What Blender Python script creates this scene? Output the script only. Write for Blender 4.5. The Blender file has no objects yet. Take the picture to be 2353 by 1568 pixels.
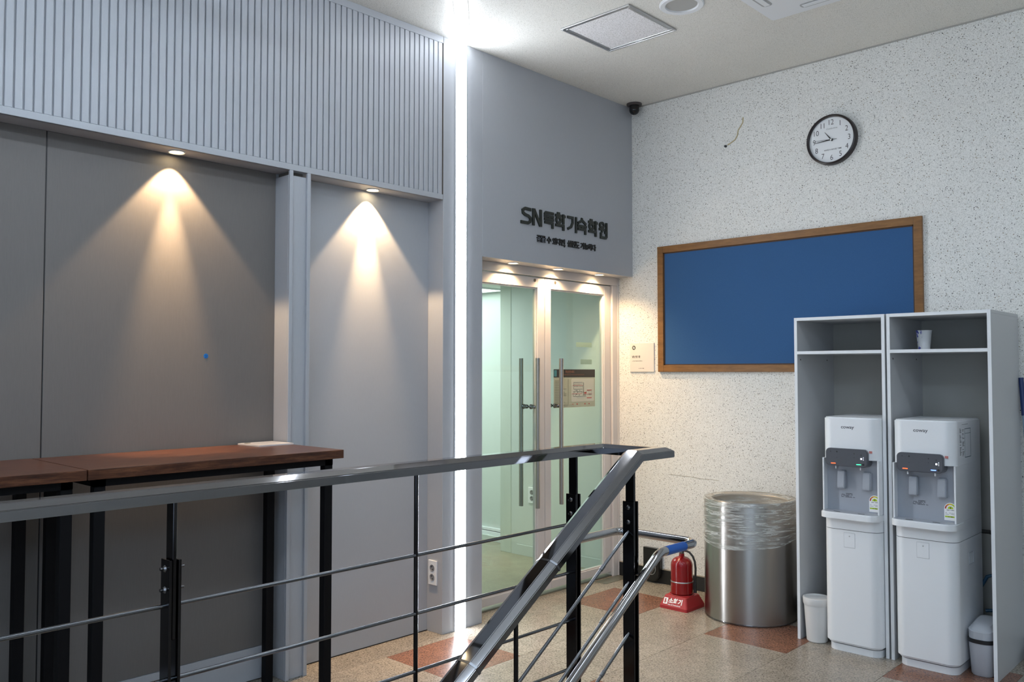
import bpy, bmesh, math, random
from mathutils import Vector, Matrix
from math import sin, cos, pi, radians

random.seed(7)
SC = bpy.context.scene
COL = SC.collection

# ------------------------------------------------------------------ camera
cam_d = bpy.data.cameras.new('camera')
cam = bpy.data.objects.new('camera', cam_d)
COL.objects.link(cam)
cam_d.sensor_fit = 'HORIZONTAL'
cam_d.sensor_width = 36.0
cam_d.lens = 1966.0 / 2353.0 * 36.0
cam_d.clip_start = 0.02
cam.location = (-5.185, -3.684, 1.5)
cam.rotation_euler = (radians(90 + 2.07), 0, radians(43.45 - 90))
SC.camera = cam

# ------------------------------------------------------------------ exposure / world
SC.view_settings.view_transform = 'Standard'
SC.view_settings.look = 'None'
SC.view_settings.gamma = 1.0
SC.view_settings.use_curve_mapping = False
SC.view_settings.exposure = 0.72
wd = bpy.data.worlds.new('world'); SC.world = wd
wd.use_nodes = True
wd.node_tree.nodes['Background'].inputs[0].default_value = (0.75, 0.85, 1.0, 1)
wd.node_tree.nodes['Background'].inputs[1].default_value = 0.02

LED_POWER = 20.0         # radiance of the white light lines
LED_COL = (0.86, 0.92, 1.0)
WARM = (1.0, 0.68, 0.38)
CEIL = 3.46

def area(name, loc, target, sx, sy, power, color):
    l = bpy.data.lights.new(name, 'AREA'); l.shape = 'RECTANGLE'
    l.size = sx; l.size_y = sy; l.energy = power; l.color = color
    o = bpy.data.objects.new(name, l); COL.objects.link(o)
    o.location = loc
    o.rotation_euler = (Vector(target) - Vector(loc)).to_track_quat('-Z', 'Y').to_euler()
    return o

# added cool fill behind the camera, brightens the ceiling, and the hall's ceiling light
area('added_fill_light', (-7.9, -4.0, 1.5), (-3.0, -2.0, 2.4), 3.0, 2.4, 24, (0.62, 0.78, 1.0))
area('hall_ceiling_light', (-5.6, -4.9, 3.42), (-5.6, -4.9, 0), 0.6, 1.2, 40, (0.60, 0.78, 1.0))
# the office corridor's ceiling light behind the glass doors
area('corridor_ceiling_light', (-0.7, 2.3, 2.2), (-0.7, 2.3, 0), 0.5, 1.6, 22, (0.93, 1.0, 0.98))

def spot(name, loc, angle, blend, power, color=WARM, tilt=(0, 0, 0), radius=0.012):
    l = bpy.data.lights.new(name, 'SPOT'); l.spot_size = radians(angle); l.spot_blend = blend
    l.energy = power; l.color = color; l.shadow_soft_size = radius
    o = bpy.data.objects.new(name, l); COL.objects.link(o)
    o.location = loc; o.rotation_euler = tilt
    return o

# ------------------------------------------------------------------ materials
def mat(name, color, rough=0.5, metal=0.0, spec=0.5, emit=None, estr=0.0, alpha=None, coat=0.0):
    m = bpy.data.materials.new(name); m.use_nodes = True
    b = m.node_tree.nodes['Principled BSDF']
    b.inputs['Base Color'].default_value = (*color, 1)
    b.inputs['Roughness'].default_value = rough
    b.inputs['Metallic'].default_value = metal
    b.inputs['Specular IOR Level'].default_value = spec
    b.inputs['Coat Weight'].default_value = coat
    if emit:
        b.inputs['Emission Color'].default_value = (*emit, 1)
        b.inputs['Emission Strength'].default_value = estr
    return m

def nd(m, typ, **kw):
    n = m.node_tree.nodes.new(typ)
    for k, v in kw.items(): setattr(n, k, v)
    return n
def ln(m, a, ao, b, bi):
    m.node_tree.links.new(a.outputs[ao], b.inputs[bi])
def coords(m, scale=(1, 1, 1), kind='Object'):
    tc = nd(m, 'ShaderNodeTexCoord'); mp = nd(m, 'ShaderNodeMapping')
    mp.inputs['Scale'].default_value = scale
    mp.inputs['Location'].default_value = (0.137, 0.219, 0.373)
    ln(m, tc, kind, mp, 'Vector')
    return mp
def ramp(m, stops):
    r = nd(m, 'ShaderNodeValToRGB'); e = r.color_ramp.elements
    while len(e) > 1: e.remove(e[-1])
    e[0].position, e[0].color = stops[0][0], (*stops[0][1], 1)
    for p, c in stops[1:]:
        x = e.new(p); x.color = (*c, 1)
    return r
def noise(m, mp, scale, detail=3, rough=0.6):
    n = nd(m, 'ShaderNodeTexNoise'); n.inputs['Scale'].default_value = scale
    n.inputs['Detail'].default_value = detail; n.inputs['Roughness'].default_value = rough
    ln(m, mp, 'Vector', n, 'Vector'); return n
def mix(m, fac, a, b, mode='MIX'):
    x = nd(m, 'ShaderNodeMix'); x.data_type = 'RGBA'; x.blend_type = mode
    for s, v in ((0, fac), (6, a), (7, b)):
        if isinstance(v, (int, float)): x.inputs[s].default_value = v
        elif isinstance(v, tuple): x.inputs[s].default_value = (*v, 1)
        else: m.node_tree.links.new(v, x.inputs[s])
    return x
def bump(m, src, strength, dist=0.001):
    b = nd(m, 'ShaderNodeBump'); b.inputs['Strength'].default_value = strength
    b.inputs['Distance'].default_value = dist
    m.node_tree.links.new(src, b.inputs['Height'])
    ln(m, b, 'Normal', m.node_tree.nodes['Principled BSDF'], 'Normal')

def speckled(name, base, fleck, brown, scale, thr, rough=0.75, tint=0.05):
    m = mat(name, base, rough, spec=0.3)
    mp = coords(m)
    v = nd(m, 'ShaderNodeTexVoronoi'); v.inputs['Scale'].default_value = scale
    v.inputs['Randomness'].default_value = 1.0
    ln(m, mp, 'Vector', v, 'Vector')
    # grain size differs from cell to cell
    sep = nd(m, 'ShaderNodeSeparateColor'); ln(m, v, 'Color', sep, 'Color')
    mul = nd(m, 'ShaderNodeMath', operation='MULTIPLY'); ln(m, sep, 'Red', mul, 0)
    mul.inputs[1].default_value = thr
    sub = nd(m, 'ShaderNodeMath', operation='SUBTRACT'); ln(m, mul, 0, sub, 0); ln(m, v, 'Distance', sub, 1)
    g = nd(m, 'ShaderNodeMath', operation='MULTIPLY'); g.use_clamp = True
    ln(m, sub, 0, g, 0); g.inputs[1].default_value = 9.0
    gr = nd(m, 'ShaderNodeMath', operation='GREATER_THAN'); ln(m, sep, 'Green', gr, 0); gr.inputs[1].default_value = 0.55
    fl = mix(m, gr.outputs[0], fleck, brown)
    n2 = noise(m, mp, 2.2, 4)
    r2 = ramp(m, [(0.3, tuple(c * (1 - tint) for c in base)), (0.7, base)]); ln(m, n2, 'Fac', r2, 'Fac')
    n3 = noise(m, mp, scale * 1.7, 2)
    r3 = ramp(m, [(0.36, (0.72, 0.72, 0.71)), (0.52, (1, 1, 1))]); ln(m, n3, 'Fac', r3, 'Fac')
    bs = mix(m, 1.0, r2.outputs[0], r3.outputs[0], 'MULTIPLY')
    out = mix(m, g.outputs[0], bs.outputs[2], fl.outputs[2])
    m.node_tree.links.new(out.outputs[2], m.node_tree.nodes['Principled BSDF'].inputs['Base Color'])
    bump(m, n3.outputs['Fac'], 0.25, 0.002)
    return m

def granite(name, c1, c2, c3, rough=0.27):
    m = mat(name, c1, rough, spec=0.5)
    mp = coords(m)
    a = noise(m, mp, 105, 5, 0.85); b = noise(m, mp, 9, 3)
    ra = ramp(m, [(0.38, c3), (0.46, c1), (0.56, c2)]); ln(m, a, 'Fac', ra, 'Fac')
    rb = ramp(m, [(0.3, (0.82, 0.82, 0.82)), (0.65, (1, 1, 1))]); ln(m, b, 'Fac', rb, 'Fac')
    o = mix(m, 1.0, ra.outputs[0], rb.outputs[0], 'MULTIPLY')
    m.node_tree.links.new(o.outputs[2], m.node_tree.nodes['Principled BSDF'].inputs['Base Color'])
    return m

def grained(name, base, amount, scale, sc=(1, 1, 1), rough=0.45, bstr=0.1, spec=0.4):
    m = mat(name, base, rough, spec=spec)
    mp = coords(m, sc); n = noise(m, mp, scale, 4, 0.65)
    r = ramp(m, [(0.3, tuple(c * (1 - amount) for c in base)), (0.7, tuple(min(1, c * (1 + amount)) for c in base))])
    ln(m, n, 'Fac', r, 'Fac')
    ln(m, r, 'Color', m.node_tree.nodes['Principled BSDF'], 'Base Color')
    bump(m, n.outputs['Fac'], bstr)
    return m

M = {}
M['wall_film'] = grained('white_panel_film', (0.42, 0.435, 0.465), 0.025, 420, (1, 1, 0.06), 0.38, 0.10)
M['grey_film'] = grained('grey_panel_film', (0.165, 0.152, 0.142), 0.05, 420, (1, 1, 0.05), 0.55, 0.15)
M['speck'] = speckled('speckled_wallpaper', (0.84, 0.835, 0.80), (0.09, 0.09, 0.08), (0.30, 0.25, 0.17), 118, 0.43)
M['ceil'] = speckled('speckled_ceiling_paper', (0.86, 0.845, 0.79), (0.36, 0.35, 0.31), (0.48, 0.44, 0.36), 165, 0.36)
M['hatch'] = speckled('hatch_board', (0.88, 0.87, 0.88), (0.40, 0.38, 0.37), (0.5, 0.48, 0.46), 80, 0.27)
M['granite'] = granite('beige_granite', (0.27, 0.235, 0.19), (0.40, 0.355, 0.295), (0.085, 0.07, 0.055))
M['red_granite'] = granite('red_granite', (0.19, 0.085, 0.052), (0.29, 0.15, 0.10), (0.05, 0.028, 0.022))
M['grout'] = mat('grout', (0.16, 0.14, 0.12), 0.9)
M['black_base'] = mat('black_baseboard', (0.012, 0.012, 0.012), 0.35)
M['white'] = mat('white_plastic', (0.80, 0.82, 0.84), 0.35)
M['white_matt'] = mat('white_laminate', (0.56, 0.57, 0.58), 0.45)
M['shaded_back'] = mat('shaded_laminate', (0.42, 0.42, 0.39), 0.5)  # inner shade and warm bounce light put into a darker laminate colour
M['white_warm'] = mat('white_door_frame', (0.66, 0.62, 0.60), 0.35)
M['grey_plastic'] = mat('grey_plastic', (0.36, 0.385, 0.43), 0.35)
M['panel_grey'] = mat('control_panel_grey', (0.105, 0.11, 0.125), 0.25)
M['dark'] = mat('dark_plastic', (0.015, 0.015, 0.017), 0.4)
M['black_metal'] = mat('black_painted_steel', (0.004, 0.004, 0.005), 0.6, spec=0.15)
M['chrome'] = mat('polished_stainless', (0.22, 0.22, 0.23), 0.06, 1.0)
M['chrome_dark'] = mat('black_chrome_post', (0.045, 0.044, 0.047), 0.12, 1.0)
M['rod'] = mat('stainless_rod', (0.20, 0.21, 0.23), 0.22, 1.0)
M['satin'] = mat('satin_handle', (0.42, 0.40, 0.37), 0.3, 1.0)
M['alu'] = mat('aluminium', (0.62, 0.63, 0.64), 0.35, 1.0)
M['ink'] = mat('ink', (0.02, 0.02, 0.018), 0.6)
M['sign'] = mat('dark_green_sign', (0.010, 0.014, 0.009), 0.35)
M['blue_felt'] = grained('blue_felt', (0.045, 0.115, 0.26), 0.10, 500, (1, 1, 1), 0.95, 0.2, 0.05)
M['clock_rim'] = mat('brown_black_rim', (0.018, 0.011, 0.012), 0.3)
M['clock_face'] = mat('clock_face', (0.80, 0.82, 0.83), 0.45)
M['red'] = mat('red_enamel', (0.24, 0.002, 0.004), 0.2, coat=0.15)
M['red_plastic'] = mat('red_plastic', (0.36, 0.018, 0.022), 0.5)
M['print_white'] = mat('print_white', (0.85, 0.85, 0.85), 0.5)
M['tape'] = mat('blue_tape', (0.008, 0.10, 0.42), 0.35)
M['led'] = mat('led_diffuser', (0.9, 0.9, 0.9), 0.5, emit=(0.74, 0.86, 1.0), estr=LED_POWER * 0.62)
M['led_diagonal'] = mat('led_diffuser_diagonal', (0.9, 0.9, 0.9), 0.5, emit=LED_COL, estr=LED_POWER * 0.5)
M['led_strip'] = mat('led_diffuser_wall', (0.9, 0.9, 0.9), 0.5, emit=LED_COL, estr=LED_POWER * 1.1)
M['bulb'] = mat('warm_bulb', (1, 0.9, 0.7), 0.5, emit=(1.0, 0.78, 0.45), estr=14)
M['corr_led'] = mat('corridor_panel', (1, 1, 1), 0.5, emit=(0.9, 1.0, 0.95), estr=3.0)
M['corr_wall'] = mat('corridor_wall', (0.64, 0.68, 0.65), 0.5)
M['corr_floor'] = granite('corridor_floor', (0.34, 0.31, 0.22), (0.38, 0.35, 0.26), (0.28, 0.26, 0.18), 0.3)
M['ind_red'] = mat('red_indicator', (0.5, 0.02, 0.01), 0.4, emit=(1, 0.08, 0.02), estr=3)
M['ind_green'] = mat('green_indicator', (0.02, 0.5, 0.1), 0.4, emit=(0.05, 1, 0.35), estr=2)
M['ind_blue'] = mat('blue_indicator', (0.02, 0.05, 0.5), 0.4, emit=(0.1, 0.2, 1), estr=4)
M['ind_white'] = mat('white_indicator', (0.8, 0.8, 0.9), 0.4, emit=(0.8, 0.85, 1), estr=1.5)
M['stain'] = mat('glue_stain', (0.50, 0.42, 0.24), 0.6)
M['crack'] = mat('hairline_crack', (0.26, 0.22, 0.15), 0.8)
M['teal'] = mat('teal_print', (0.04, 0.11, 0.12), 0.5)
M['lime'] = mat('lime_print', (0.45, 0.62, 0.02), 0.5)
M['green_p'] = mat('green_print', (0.13, 0.33, 0.05), 0.5)
M['yellow_p'] = mat('yellow_print', (0.75, 0.55, 0.03), 0.5)
M['orange_p'] = mat('orange_print', (0.65, 0.20, 0.03), 0.5)
M['redprint'] = mat('red_print', (0.42, 0.05, 0.04), 0.5)
M['poster'] = mat('poster_paper', (0.38, 0.41, 0.31), 0.5)
M['poster_dk'] = mat('poster_band', (0.018, 0.019, 0.018), 0.4)
M['poster_in'] = mat('poster_plan', (0.50, 0.52, 0.44), 0.5)
M['poster_or'] = mat('poster_title', (0.22, 0.09, 0.05), 0.5)
M['hose'] = mat('rubber_hose', (0.02, 0.02, 0.02), 0.45)
M['blue_hose'] = mat('blue_hose', (0.02, 0.08, 0.15), 0.4)
M['grey_bin'] = mat('grey_bin_plastic', (0.50, 0.52, 0.56), 0.4)
M['white_bin'] = mat('white_bucket', (0.66, 0.66, 0.65), 0.4)
M['placard'] = mat('placard', (0.75, 0.70, 0.68), 0.3)
M['plaque'] = mat('wall_plaque', (0.70, 0.66, 0.62), 0.35)

def wood():
    m = mat('dark_walnut', (0.16, 0.06, 0.03), 0.3, spec=0.35)
    mp = coords(m, (1.2, 14, 14)); n = noise(m, mp, 7, 6, 0.7)
    r = ramp(m, [(0.3, (0.022, 0.008, 0.005)), (0.5, (0.068, 0.024, 0.012)), (0.70, (0.16, 0.064, 0.030))])
    ln(m, n, 'Fac', r, 'Fac'); ln(m, r, 'Color', m.node_tree.nodes['Principled BSDF'], 'Base Color')
    bump(m, n.outputs['Fac'], 0.15)
    return m
M['wood'] = wood()
def oak():
    m = mat('oak_frame', (0.26, 0.12, 0.03), 0.45)
    mp = coords(m, (8, 1, 6)); n = noise(m, mp, 8, 5, 0.7)
    r = ramp(m, [(0.3, (0.17, 0.072, 0.016)), (0.7, (0.28, 0.13, 0.035))])
    ln(m, n, 'Fac', r, 'Fac'); ln(m, r, 'Color', m.node_tree.nodes['Principled BSDF'], 'Base Color')
    return m
M['oak'] = oak()
def brushed():
    m = mat('brushed_stainless', (0.36, 0.345, 0.325), 0.24, 1.0)
    mp = coords(m, (60, 60, 0.6)); n = noise(m, mp, 6, 4, 0.7)
    mr = nd(m, 'ShaderNodeMapRange'); ln(m, n, 'Fac', mr, 'Value')
    mr.inputs['To Min'].default_value = 0.12; mr.inputs['To Max'].default_value = 0.22
    mr.inputs['To Min'].default_value = 0.26; mr.inputs['To Max'].default_value = 0.36
    ln(m, mr, 'Result', m.node_tree.nodes['Principled BSDF'], 'Roughness')
    tg = nd(m, 'ShaderNodeTangent'); tg.direction_type = 'RADIAL'; tg.axis = 'Z'
    ln(m, tg, 'Tangent', m.node_tree.nodes['Principled BSDF'], 'Tangent')
    m.node_tree.nodes['Principled BSDF'].inputs['Anisotropic'].default_value = 0.85
    m.node_tree.nodes['Principled BSDF'].inputs['Anisotropic Rotation'].default_value = 0.25
    return m
M['steel'] = brushed()
def cup_mat():
    m = mat('blue_white_cup', (0.7, 0.72, 0.74), 0.3)
    mp = coords(m, (1, 1, 1)); n = noise(m, mp, 42, 2)
    r = ramp(m, [(0.52, (0.74, 0.75, 0.76)), (0.56, (0.05, 0.06, 0.36))]); ln(m, n, 'Fac', r, 'Fac')
    sp = nd(m, 'ShaderNodeSeparateXYZ'); ln(m, mp, 'Vector', sp, 'Vector')
    g = nd(m, 'ShaderNodeMapRange'); ln(m, sp, 'Y', g, 'Value')
    g.inputs['From Min'].default_value = 0.215; g.inputs['From Max'].default_value = 0.223
    x = mix(m, g.outputs[0], (0.74, 0.75, 0.76), r.outputs[0])
    m.node_tree.links.new(x.outputs[2], m.node_tree.nodes['Principled BSDF'].inputs['Base Color'])
    return m
M['cup'] = cup_mat()
def glass():
    m = bpy.data.materials.new('green_glass'); m.use_nodes = True
    t = m.node_tree; t.nodes.clear()
    o = nd(m, 'ShaderNodeOutputMaterial'); tr = nd(m, 'ShaderNodeBsdfTransparent'); gl = nd(m, 'ShaderNodeBsdfGlossy')
    tr.inputs['Color'].default_value = (0.885, 0.945, 0.925, 1)
    gl.inputs['Roughness'].default_value = 0.02; gl.inputs['Color'].default_value = (0.9, 1.0, 0.95, 1)
    lw = nd(m, 'ShaderNodeLayerWeight'); lw.inputs['Blend'].default_value = 0.5
    pw = nd(m, 'ShaderNodeMath', operation='POWER'); ln(m, lw, 'Facing', pw, 0); pw.inputs[1].default_value = 5.0
    fr = nd(m, 'ShaderNodeMath', operation='MULTIPLY_ADD'); ln(m, pw, 0, fr, 0); fr.inputs[1].default_value = 0.9; fr.inputs[2].default_value = 0.03
    mx = nd(m, 'ShaderNodeMixShader')
    ln(m, fr, 0, mx, 0); ln(m, tr, 0, mx, 1); ln(m, gl, 0, mx, 2); ln(m, mx, 0, o, 0)
    return m
M['glass'] = glass()
def film():
    m = bpy.data.materials.new('plastic_film'); m.use_nodes = True
    t = m.node_tree; t.nodes.clear()
    o = nd(m, 'ShaderNodeOutputMaterial'); tr = nd(m, 'ShaderNodeBsdfTransparent')
    p = nd(m, 'ShaderNodeBsdfPrincipled'); p.inputs['Base Color'].default_value = (0.75, 0.78, 0.76, 1)
    p.inputs['Roughness'].default_value = 0.2
    mp = coords(m, (2.2, 2.2, 26)); n = noise(m, mp, 2.2, 6, 0.65); n.inputs['Distortion'].default_value = 1.4
    r = ramp(m, [(0.40, (0.08,) * 3), (0.50, (0.20,) * 3), (0.58, (0.72,) * 3), (0.66, (0.25,) * 3)]); ln(m, n, 'Fac', r, 'Fac')
    b = nd(m, 'ShaderNodeBump'); b.inputs['Strength'].default_value = 0.8; b.inputs['Distance'].default_value = 0.01
    ln(m, n, 'Fac', b, 'Height'); ln(m, b, 'Normal', p, 'Normal')
    mx = nd(m, 'ShaderNodeMixShader'); ln(m, r, 'Color', mx, 0); ln(m, tr, 0, mx, 1); ln(m, p, 0, mx, 2); ln(m, mx, 0, o, 0)
    return m
M['film'] = film()

# ------------------------------------------------------------------ mesh helpers (all in world coordinates unless a thing says local)
def nb(): return bmesh.new()
def box(bm, x0, x1, y0, y1, z0, z1, bev=0.0, seg=1):
    x0, x1 = min(x0, x1), max(x0, x1); y0, y1 = min(y0, y1), max(y0, y1); z0, z1 = min(z0, z1), max(z0, z1)
    vs = [bm.verts.new(v) for v in ((x0, y0, z0), (x1, y0, z0), (x1, y1, z0), (x0, y1, z0), (x0, y0, z1), (x1, y0, z1), (x1, y1, z1), (x0, y1, z1))]
    fs = [bm.faces.new([vs[i] for i in f]) for f in ((3, 2, 1, 0), (4, 5, 6, 7), (0, 1, 5, 4), (1, 2, 6, 5), (2, 3, 7, 6), (3, 0, 4, 7))]
    if bev > 0:
        es = list({e for f in fs for e in f.edges})
        bmesh.ops.bevel(bm, geom=es, offset=bev, segments=seg, affect='EDGES', clamp_overlap=True, profile=0.6)
    return bm
def ring(bm, c, u, v, r, n):
    return [bm.verts.new(Vector(c) + Vector(u) * (cos(2 * pi * i / n) * r) + Vector(v) * (sin(2 * pi * i / n) * r)) for i in range(n)]
def bridge(bm, a, b, smooth=True):
    n = len(a)
    for i in range(n):
        f = bm.faces.new((a[i], a[(i + 1) % n], b[(i + 1) % n], b[i])); f.smooth = smooth
def frame_of(d):
    d = Vector(d).normalized()
    ref = Vector((0, 0, 1)) if abs(d.z) < 0.95 else Vector((1, 0, 0))
    u = d.cross(ref).normalized(); v = u.cross(d).normalized()
    return u, v
def cyl(bm, p0, p1, r, n=16, r1=None):
    p0, p1 = Vector(p0), Vector(p1); u, v = frame_of(p1 - p0)
    a = ring(bm, p0, v, u, r, n); b = ring(bm, p1, v, u, r if r1 is None else r1, n)
    bridge(bm, a, b); bm.faces.new(a[::-1]); bm.faces.new(b)
    return bm
def tube(bm, pts, r, n=12, caps=True):
    pts = [Vector(p) for p in pts]; prev = None; u = v = None
    for i, p in enumerate(pts):
        d = (pts[min(i + 1, len(pts) - 1)] - pts[max(i - 1, 0)]).normalized()
        if u is None: u, v = frame_of(d)
        else:
            u = (u - d * u.dot(d)).normalized(); v = d.cross(u).normalized() * (1 if v.dot(d.cross(u)) > 0 else -1)
        rg = ring(bm, p, u, v, r, n)
        if prev: bridge(bm, prev, rg)
        elif caps: bm.faces.new(rg[::-1])
        prev = rg
    if caps: bm.faces.new(prev)
    bmesh.ops.recalc_face_normals(bm, faces=bm.faces)
    return bm
def lathe(bm, prof, c=(0, 0, 0), n=48, axis='Z', smooth=True):
    ax = {'Z': ((1, 0, 0), (0, 1, 0), (0, 0, 1)), 'X': ((0, 1, 0), (0, 0, 1), (1, 0, 0)), 'Y': ((1, 0, 0), (0, 0, 1), (0, 1, 0))}[axis]
    c = Vector(c); prev = None
    for r, h in prof:
        rg = ring(bm, c + Vector(ax[2]) * h, ax[0], ax[1], max(r, 1e-5), n)
        if prev: bridge(bm, prev, rg, smooth)
        prev = rg
    bmesh.ops.remove_doubles(bm, verts=bm.verts, dist=1e-5)
    bmesh.ops.recalc_face_normals(bm, faces=bm.faces)
    return bm
def prism(bm, pts, z0, z1, smooth=False):
    a = [bm.verts.new((x, y, z0)) for x, y in pts]; b = [bm.verts.new((x, y, z1)) for x, y in pts]
    bridge(bm, a, b, smooth); bm.faces.new(a[::-1]); bm.faces.new(b)
    bmesh.ops.recalc_face_normals(bm, faces=bm.faces)
    return bm
def round_front(x0, x1, y0, y1, r, n=7, back=0.004):
    """outline with rounded corners on the -x side (front)"""
    y0, y1 = min(y0, y1), max(y0, y1); p = []
    for i in range(n + 1):
        t = pi + (pi / 2) * i / n; p.append((x0 + r + r * cos(t), y0 + r + r * sin(t)))
    p += [(x1, y0), (x1, y1)]
    for i in range(n + 1):
        t = pi / 2 + (pi / 2) * i / n; p.append((x0 + r + r * cos(t), y1 - r + r * sin(t)))
    return p
def rrect(a0, a1, b0, b1, r, n=5):
    p = []
    for cx_, cy_, t0 in ((a1 - r, b1 - r, 0), (a0 + r, b1 - r, pi / 2), (a0 + r, b0 + r, pi), (a1 - r, b0 + r, 1.5 * pi)):
        for i in range(n + 1):
            t = t0 + (pi / 2) * i / n; p.append((cx_ + r * cos(t), cy_ + r * sin(t)))
    return p
def plate_x(bm, pts, x0, x1):
    """outline given as (y, z), extruded along x"""
    a = [bm.verts.new((x0, y, z)) for y, z in pts]; b = [bm.verts.new((x1, y, z)) for y, z in pts]
    bridge(bm, a, b, False); bm.faces.new(a[::-1]); bm.faces.new(b)
    bmesh.ops.recalc_face_normals(bm, faces=bm.faces); return bm
def plate_y(bm, pts, y0, y1):
    a = [bm.verts.new((x, y0, z)) for x, z in pts]; b = [bm.verts.new((x, y1, z)) for x, z in pts]
    bridge(bm, a, b, False); bm.faces.new(a[::-1]); bm.faces.new(b)
    bmesh.ops.recalc_face_normals(bm, faces=bm.faces); return bm

def link(name, data, parent=None):
    o = bpy.data.objects.new(name, data); COL.objects.link(o)
    if parent is not None: o.parent = parent
    return o
def base_of(parent):
    v = Vector((0, 0, 0))
    while parent is not None:
        v += parent.location; parent = parent.parent
    return v
def obj(name, bm, m, parent=None, at=None, local=False, sharp=32):
    """link a bmesh built in world coordinates; `at` becomes the object's origin"""
    off = Vector(at) if at is not None else base_of(parent) if parent is not None else Vector((0, 0, 0))
    if not local: bmesh.ops.translate(bm, verts=bm.verts, vec=-off)
    me = bpy.data.meshes.new(name); bm.to_mesh(me); sm = any(f.smooth for f in bm.faces); bm.free()
    if sm: me.set_sharp_from_angle(angle=radians(sharp))
    me.materials.append(M[m] if isinstance(m, str) else m)
    o = link(name, me, parent)
    if parent is None: o.location = off
    elif at is not None and not local: o.location = off - base_of(parent)
    return o
def tag(o, label=None, cat=None, group=None, kind=None):
    if label: o['label'] = label
    if cat: o['category'] = cat
    if group: o['group'] = group
    if kind: o['kind'] = kind
    return o
def thing(name, loc, label, cat, group=None):
    o = link(name, None); o.location = loc; o.empty_display_size = 0.1
    return tag(o, label, cat, group)
def struct(name, bm, m):
    return tag(obj(name, bm, m), kind='structure')
def copy_tree(o, parent=None):
    c = o.copy(); COL.objects.link(c)
    if parent is not None: c.parent = parent
    for ch in list(o.children): copy_tree(ch, c)
    return c

def text_bm(txt, size, bold=0.0, depth=0.0, align='LEFT', shear=0.0, spacing=1.0):
    cu = bpy.data.curves.new('txt', 'FONT'); cu.body = txt; cu.size = size; cu.offset = bold
    cu.extrude = depth; cu.align_x = align; cu.shear = shear; cu.space_character = spacing; cu.resolution_u = 3
    o = bpy.data.objects.new('txt', cu); COL.objects.link(o)
    dg = bpy.context.evaluated_depsgraph_get(); dg.update()
    me = bpy.data.meshes.new_from_object(o.evaluated_get(dg))
    bm = bmesh.new(); bm.from_mesh(me)
    bpy.data.objects.remove(o); bpy.data.meshes.remove(me); bpy.data.curves.remove(cu)
    return bm
def place(bm, origin, plane, fit=None):
    """plane 'x': faces -X, text runs along -Y; 'y': faces -Y, runs along +X; 'z': lies flat, runs along +X"""
    if fit:
        xs = [v.co.x for v in bm.verts]; ys = [v.co.y for v in bm.verts]
        if xs:
            sx = fit[0] / max(max(xs) - min(xs), 1e-6); sy = fit[1] / max(max(ys) - min(ys), 1e-6)
            for v in bm.verts: v.co.x = (v.co.x - min(xs)) * sx; v.co.y = (v.co.y - min(ys)) * sy
    R = {'x': Matrix(((0, 0, -1), (-1, 0, 0), (0, 1, 0))), 'y': Matrix(((1, 0, 0), (0, 0, -1), (0, 1, 0))),
         'z': Matrix(((1, 0, 0), (0, 1, 0), (0, 0, 1)))}[plane]
    for v in bm.verts: v.co = R @ v.co + Vector(origin)
    return bm
def marks(bm, plane, origin, w, h, n, seed, gap=0.35):
    """a row of tiny unreadable print marks"""
    rnd = random.Random(seed); o = Vector(origin); x = 0.0; cell = w / n
    for i in range(n):
        if rnd.random() < 0.14: x += cell; continue
        a = x + cell * gap * 0.5; b = x + cell * (1 - gap * 0.5) ; hh = h * rnd.uniform(0.6, 1)
        if plane == 'x': box(bm, o.x - 0.0004, o.x, o.y - a, o.y - b, o.z, o.z + hh)
        else: box(bm, o.x + a, o.x + b, o.y - 0.0004, o.y, o.z, o.z + hh)
        x += cell
    return bm

# ================================================================== SETTING
RX = 0.0                                     # right (speckled) wall plane
fl_bm = nb()
OX0, OX1, OY0, OY1 = -5.83, -2.83, -3.07, -1.57          # stair opening
for a in ((-8.3, OX0, -6.6, 0.2), (OX1, 0.1, -6.6, 0.2), (OX0, OX1, -6.6, OY0), (OX0, OX1, OY1, 0.2)):
    box(fl_bm, a[0], a[1], a[2], a[3], -0.16, -0.004)
floor = struct('floor', fl_bm, 'grout')
tile_mesh = {}
for k in ('granite', 'red_granite'):
    b = nb(); box(b, 0.0008, 0.4992, 0.0008, 0.4992, -0.012, 0.0, 0.0006)
    me = bpy.data.meshes.new('tile'); b.to_mesh(me); b.free(); me.materials.append(M[k]); tile_mesh[k] = me
xs = [-0.33 - 0.5 * i for i in range(17)]; ys = [-0.07 - 0.5 * j for j in range(13)]
for i, x1 in enumerate(xs[:-1]):
    for j, y1 in enumerate(ys[:-1]):
        x0, y0 = x1 - 0.5, y1 - 0.5
        if x0 > OX0 - 0.01 and x1 < OX1 + 0.01 and y0 > OY0 - 0.01 and y1 < OY1 + 0.01: continue
        red = (i % 3 == 0) and (j % 2 == 0)
        t = link('tile', tile_mesh['red_granite' if red else 'granite'], floor); t.location = (x0, y0, 0)
        if red: t['label'] = 'red granite tile'
for j, y1 in enumerate(ys[:-1]):               # border tiles along the speckled wall
    b = nb(); box(b, -0.3292, -0.0008, y1 - 0.4992, y1 - 0.0008, -0.012, 0, 0.0006); obj('tile', b, 'granite', floor)
for i, x1 in enumerate([0.0] + xs[:-1]):       # border tiles along the panelled wall
    x0 = xs[0] if i == 0 else x1 - 0.5
    b = nb(); box(b, x0 + 0.0008, x1 - 0.0008, -0.0692, 0.17, -0.012, 0, 0.0006); obj('tile', b, 'granite', floor)

b = nb(); box(b, -8.3, 0.1, -6.6, 0.32, CEIL, CEIL + 0.1)
ceiling = struct('ceiling', b, 'ceil')

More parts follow.
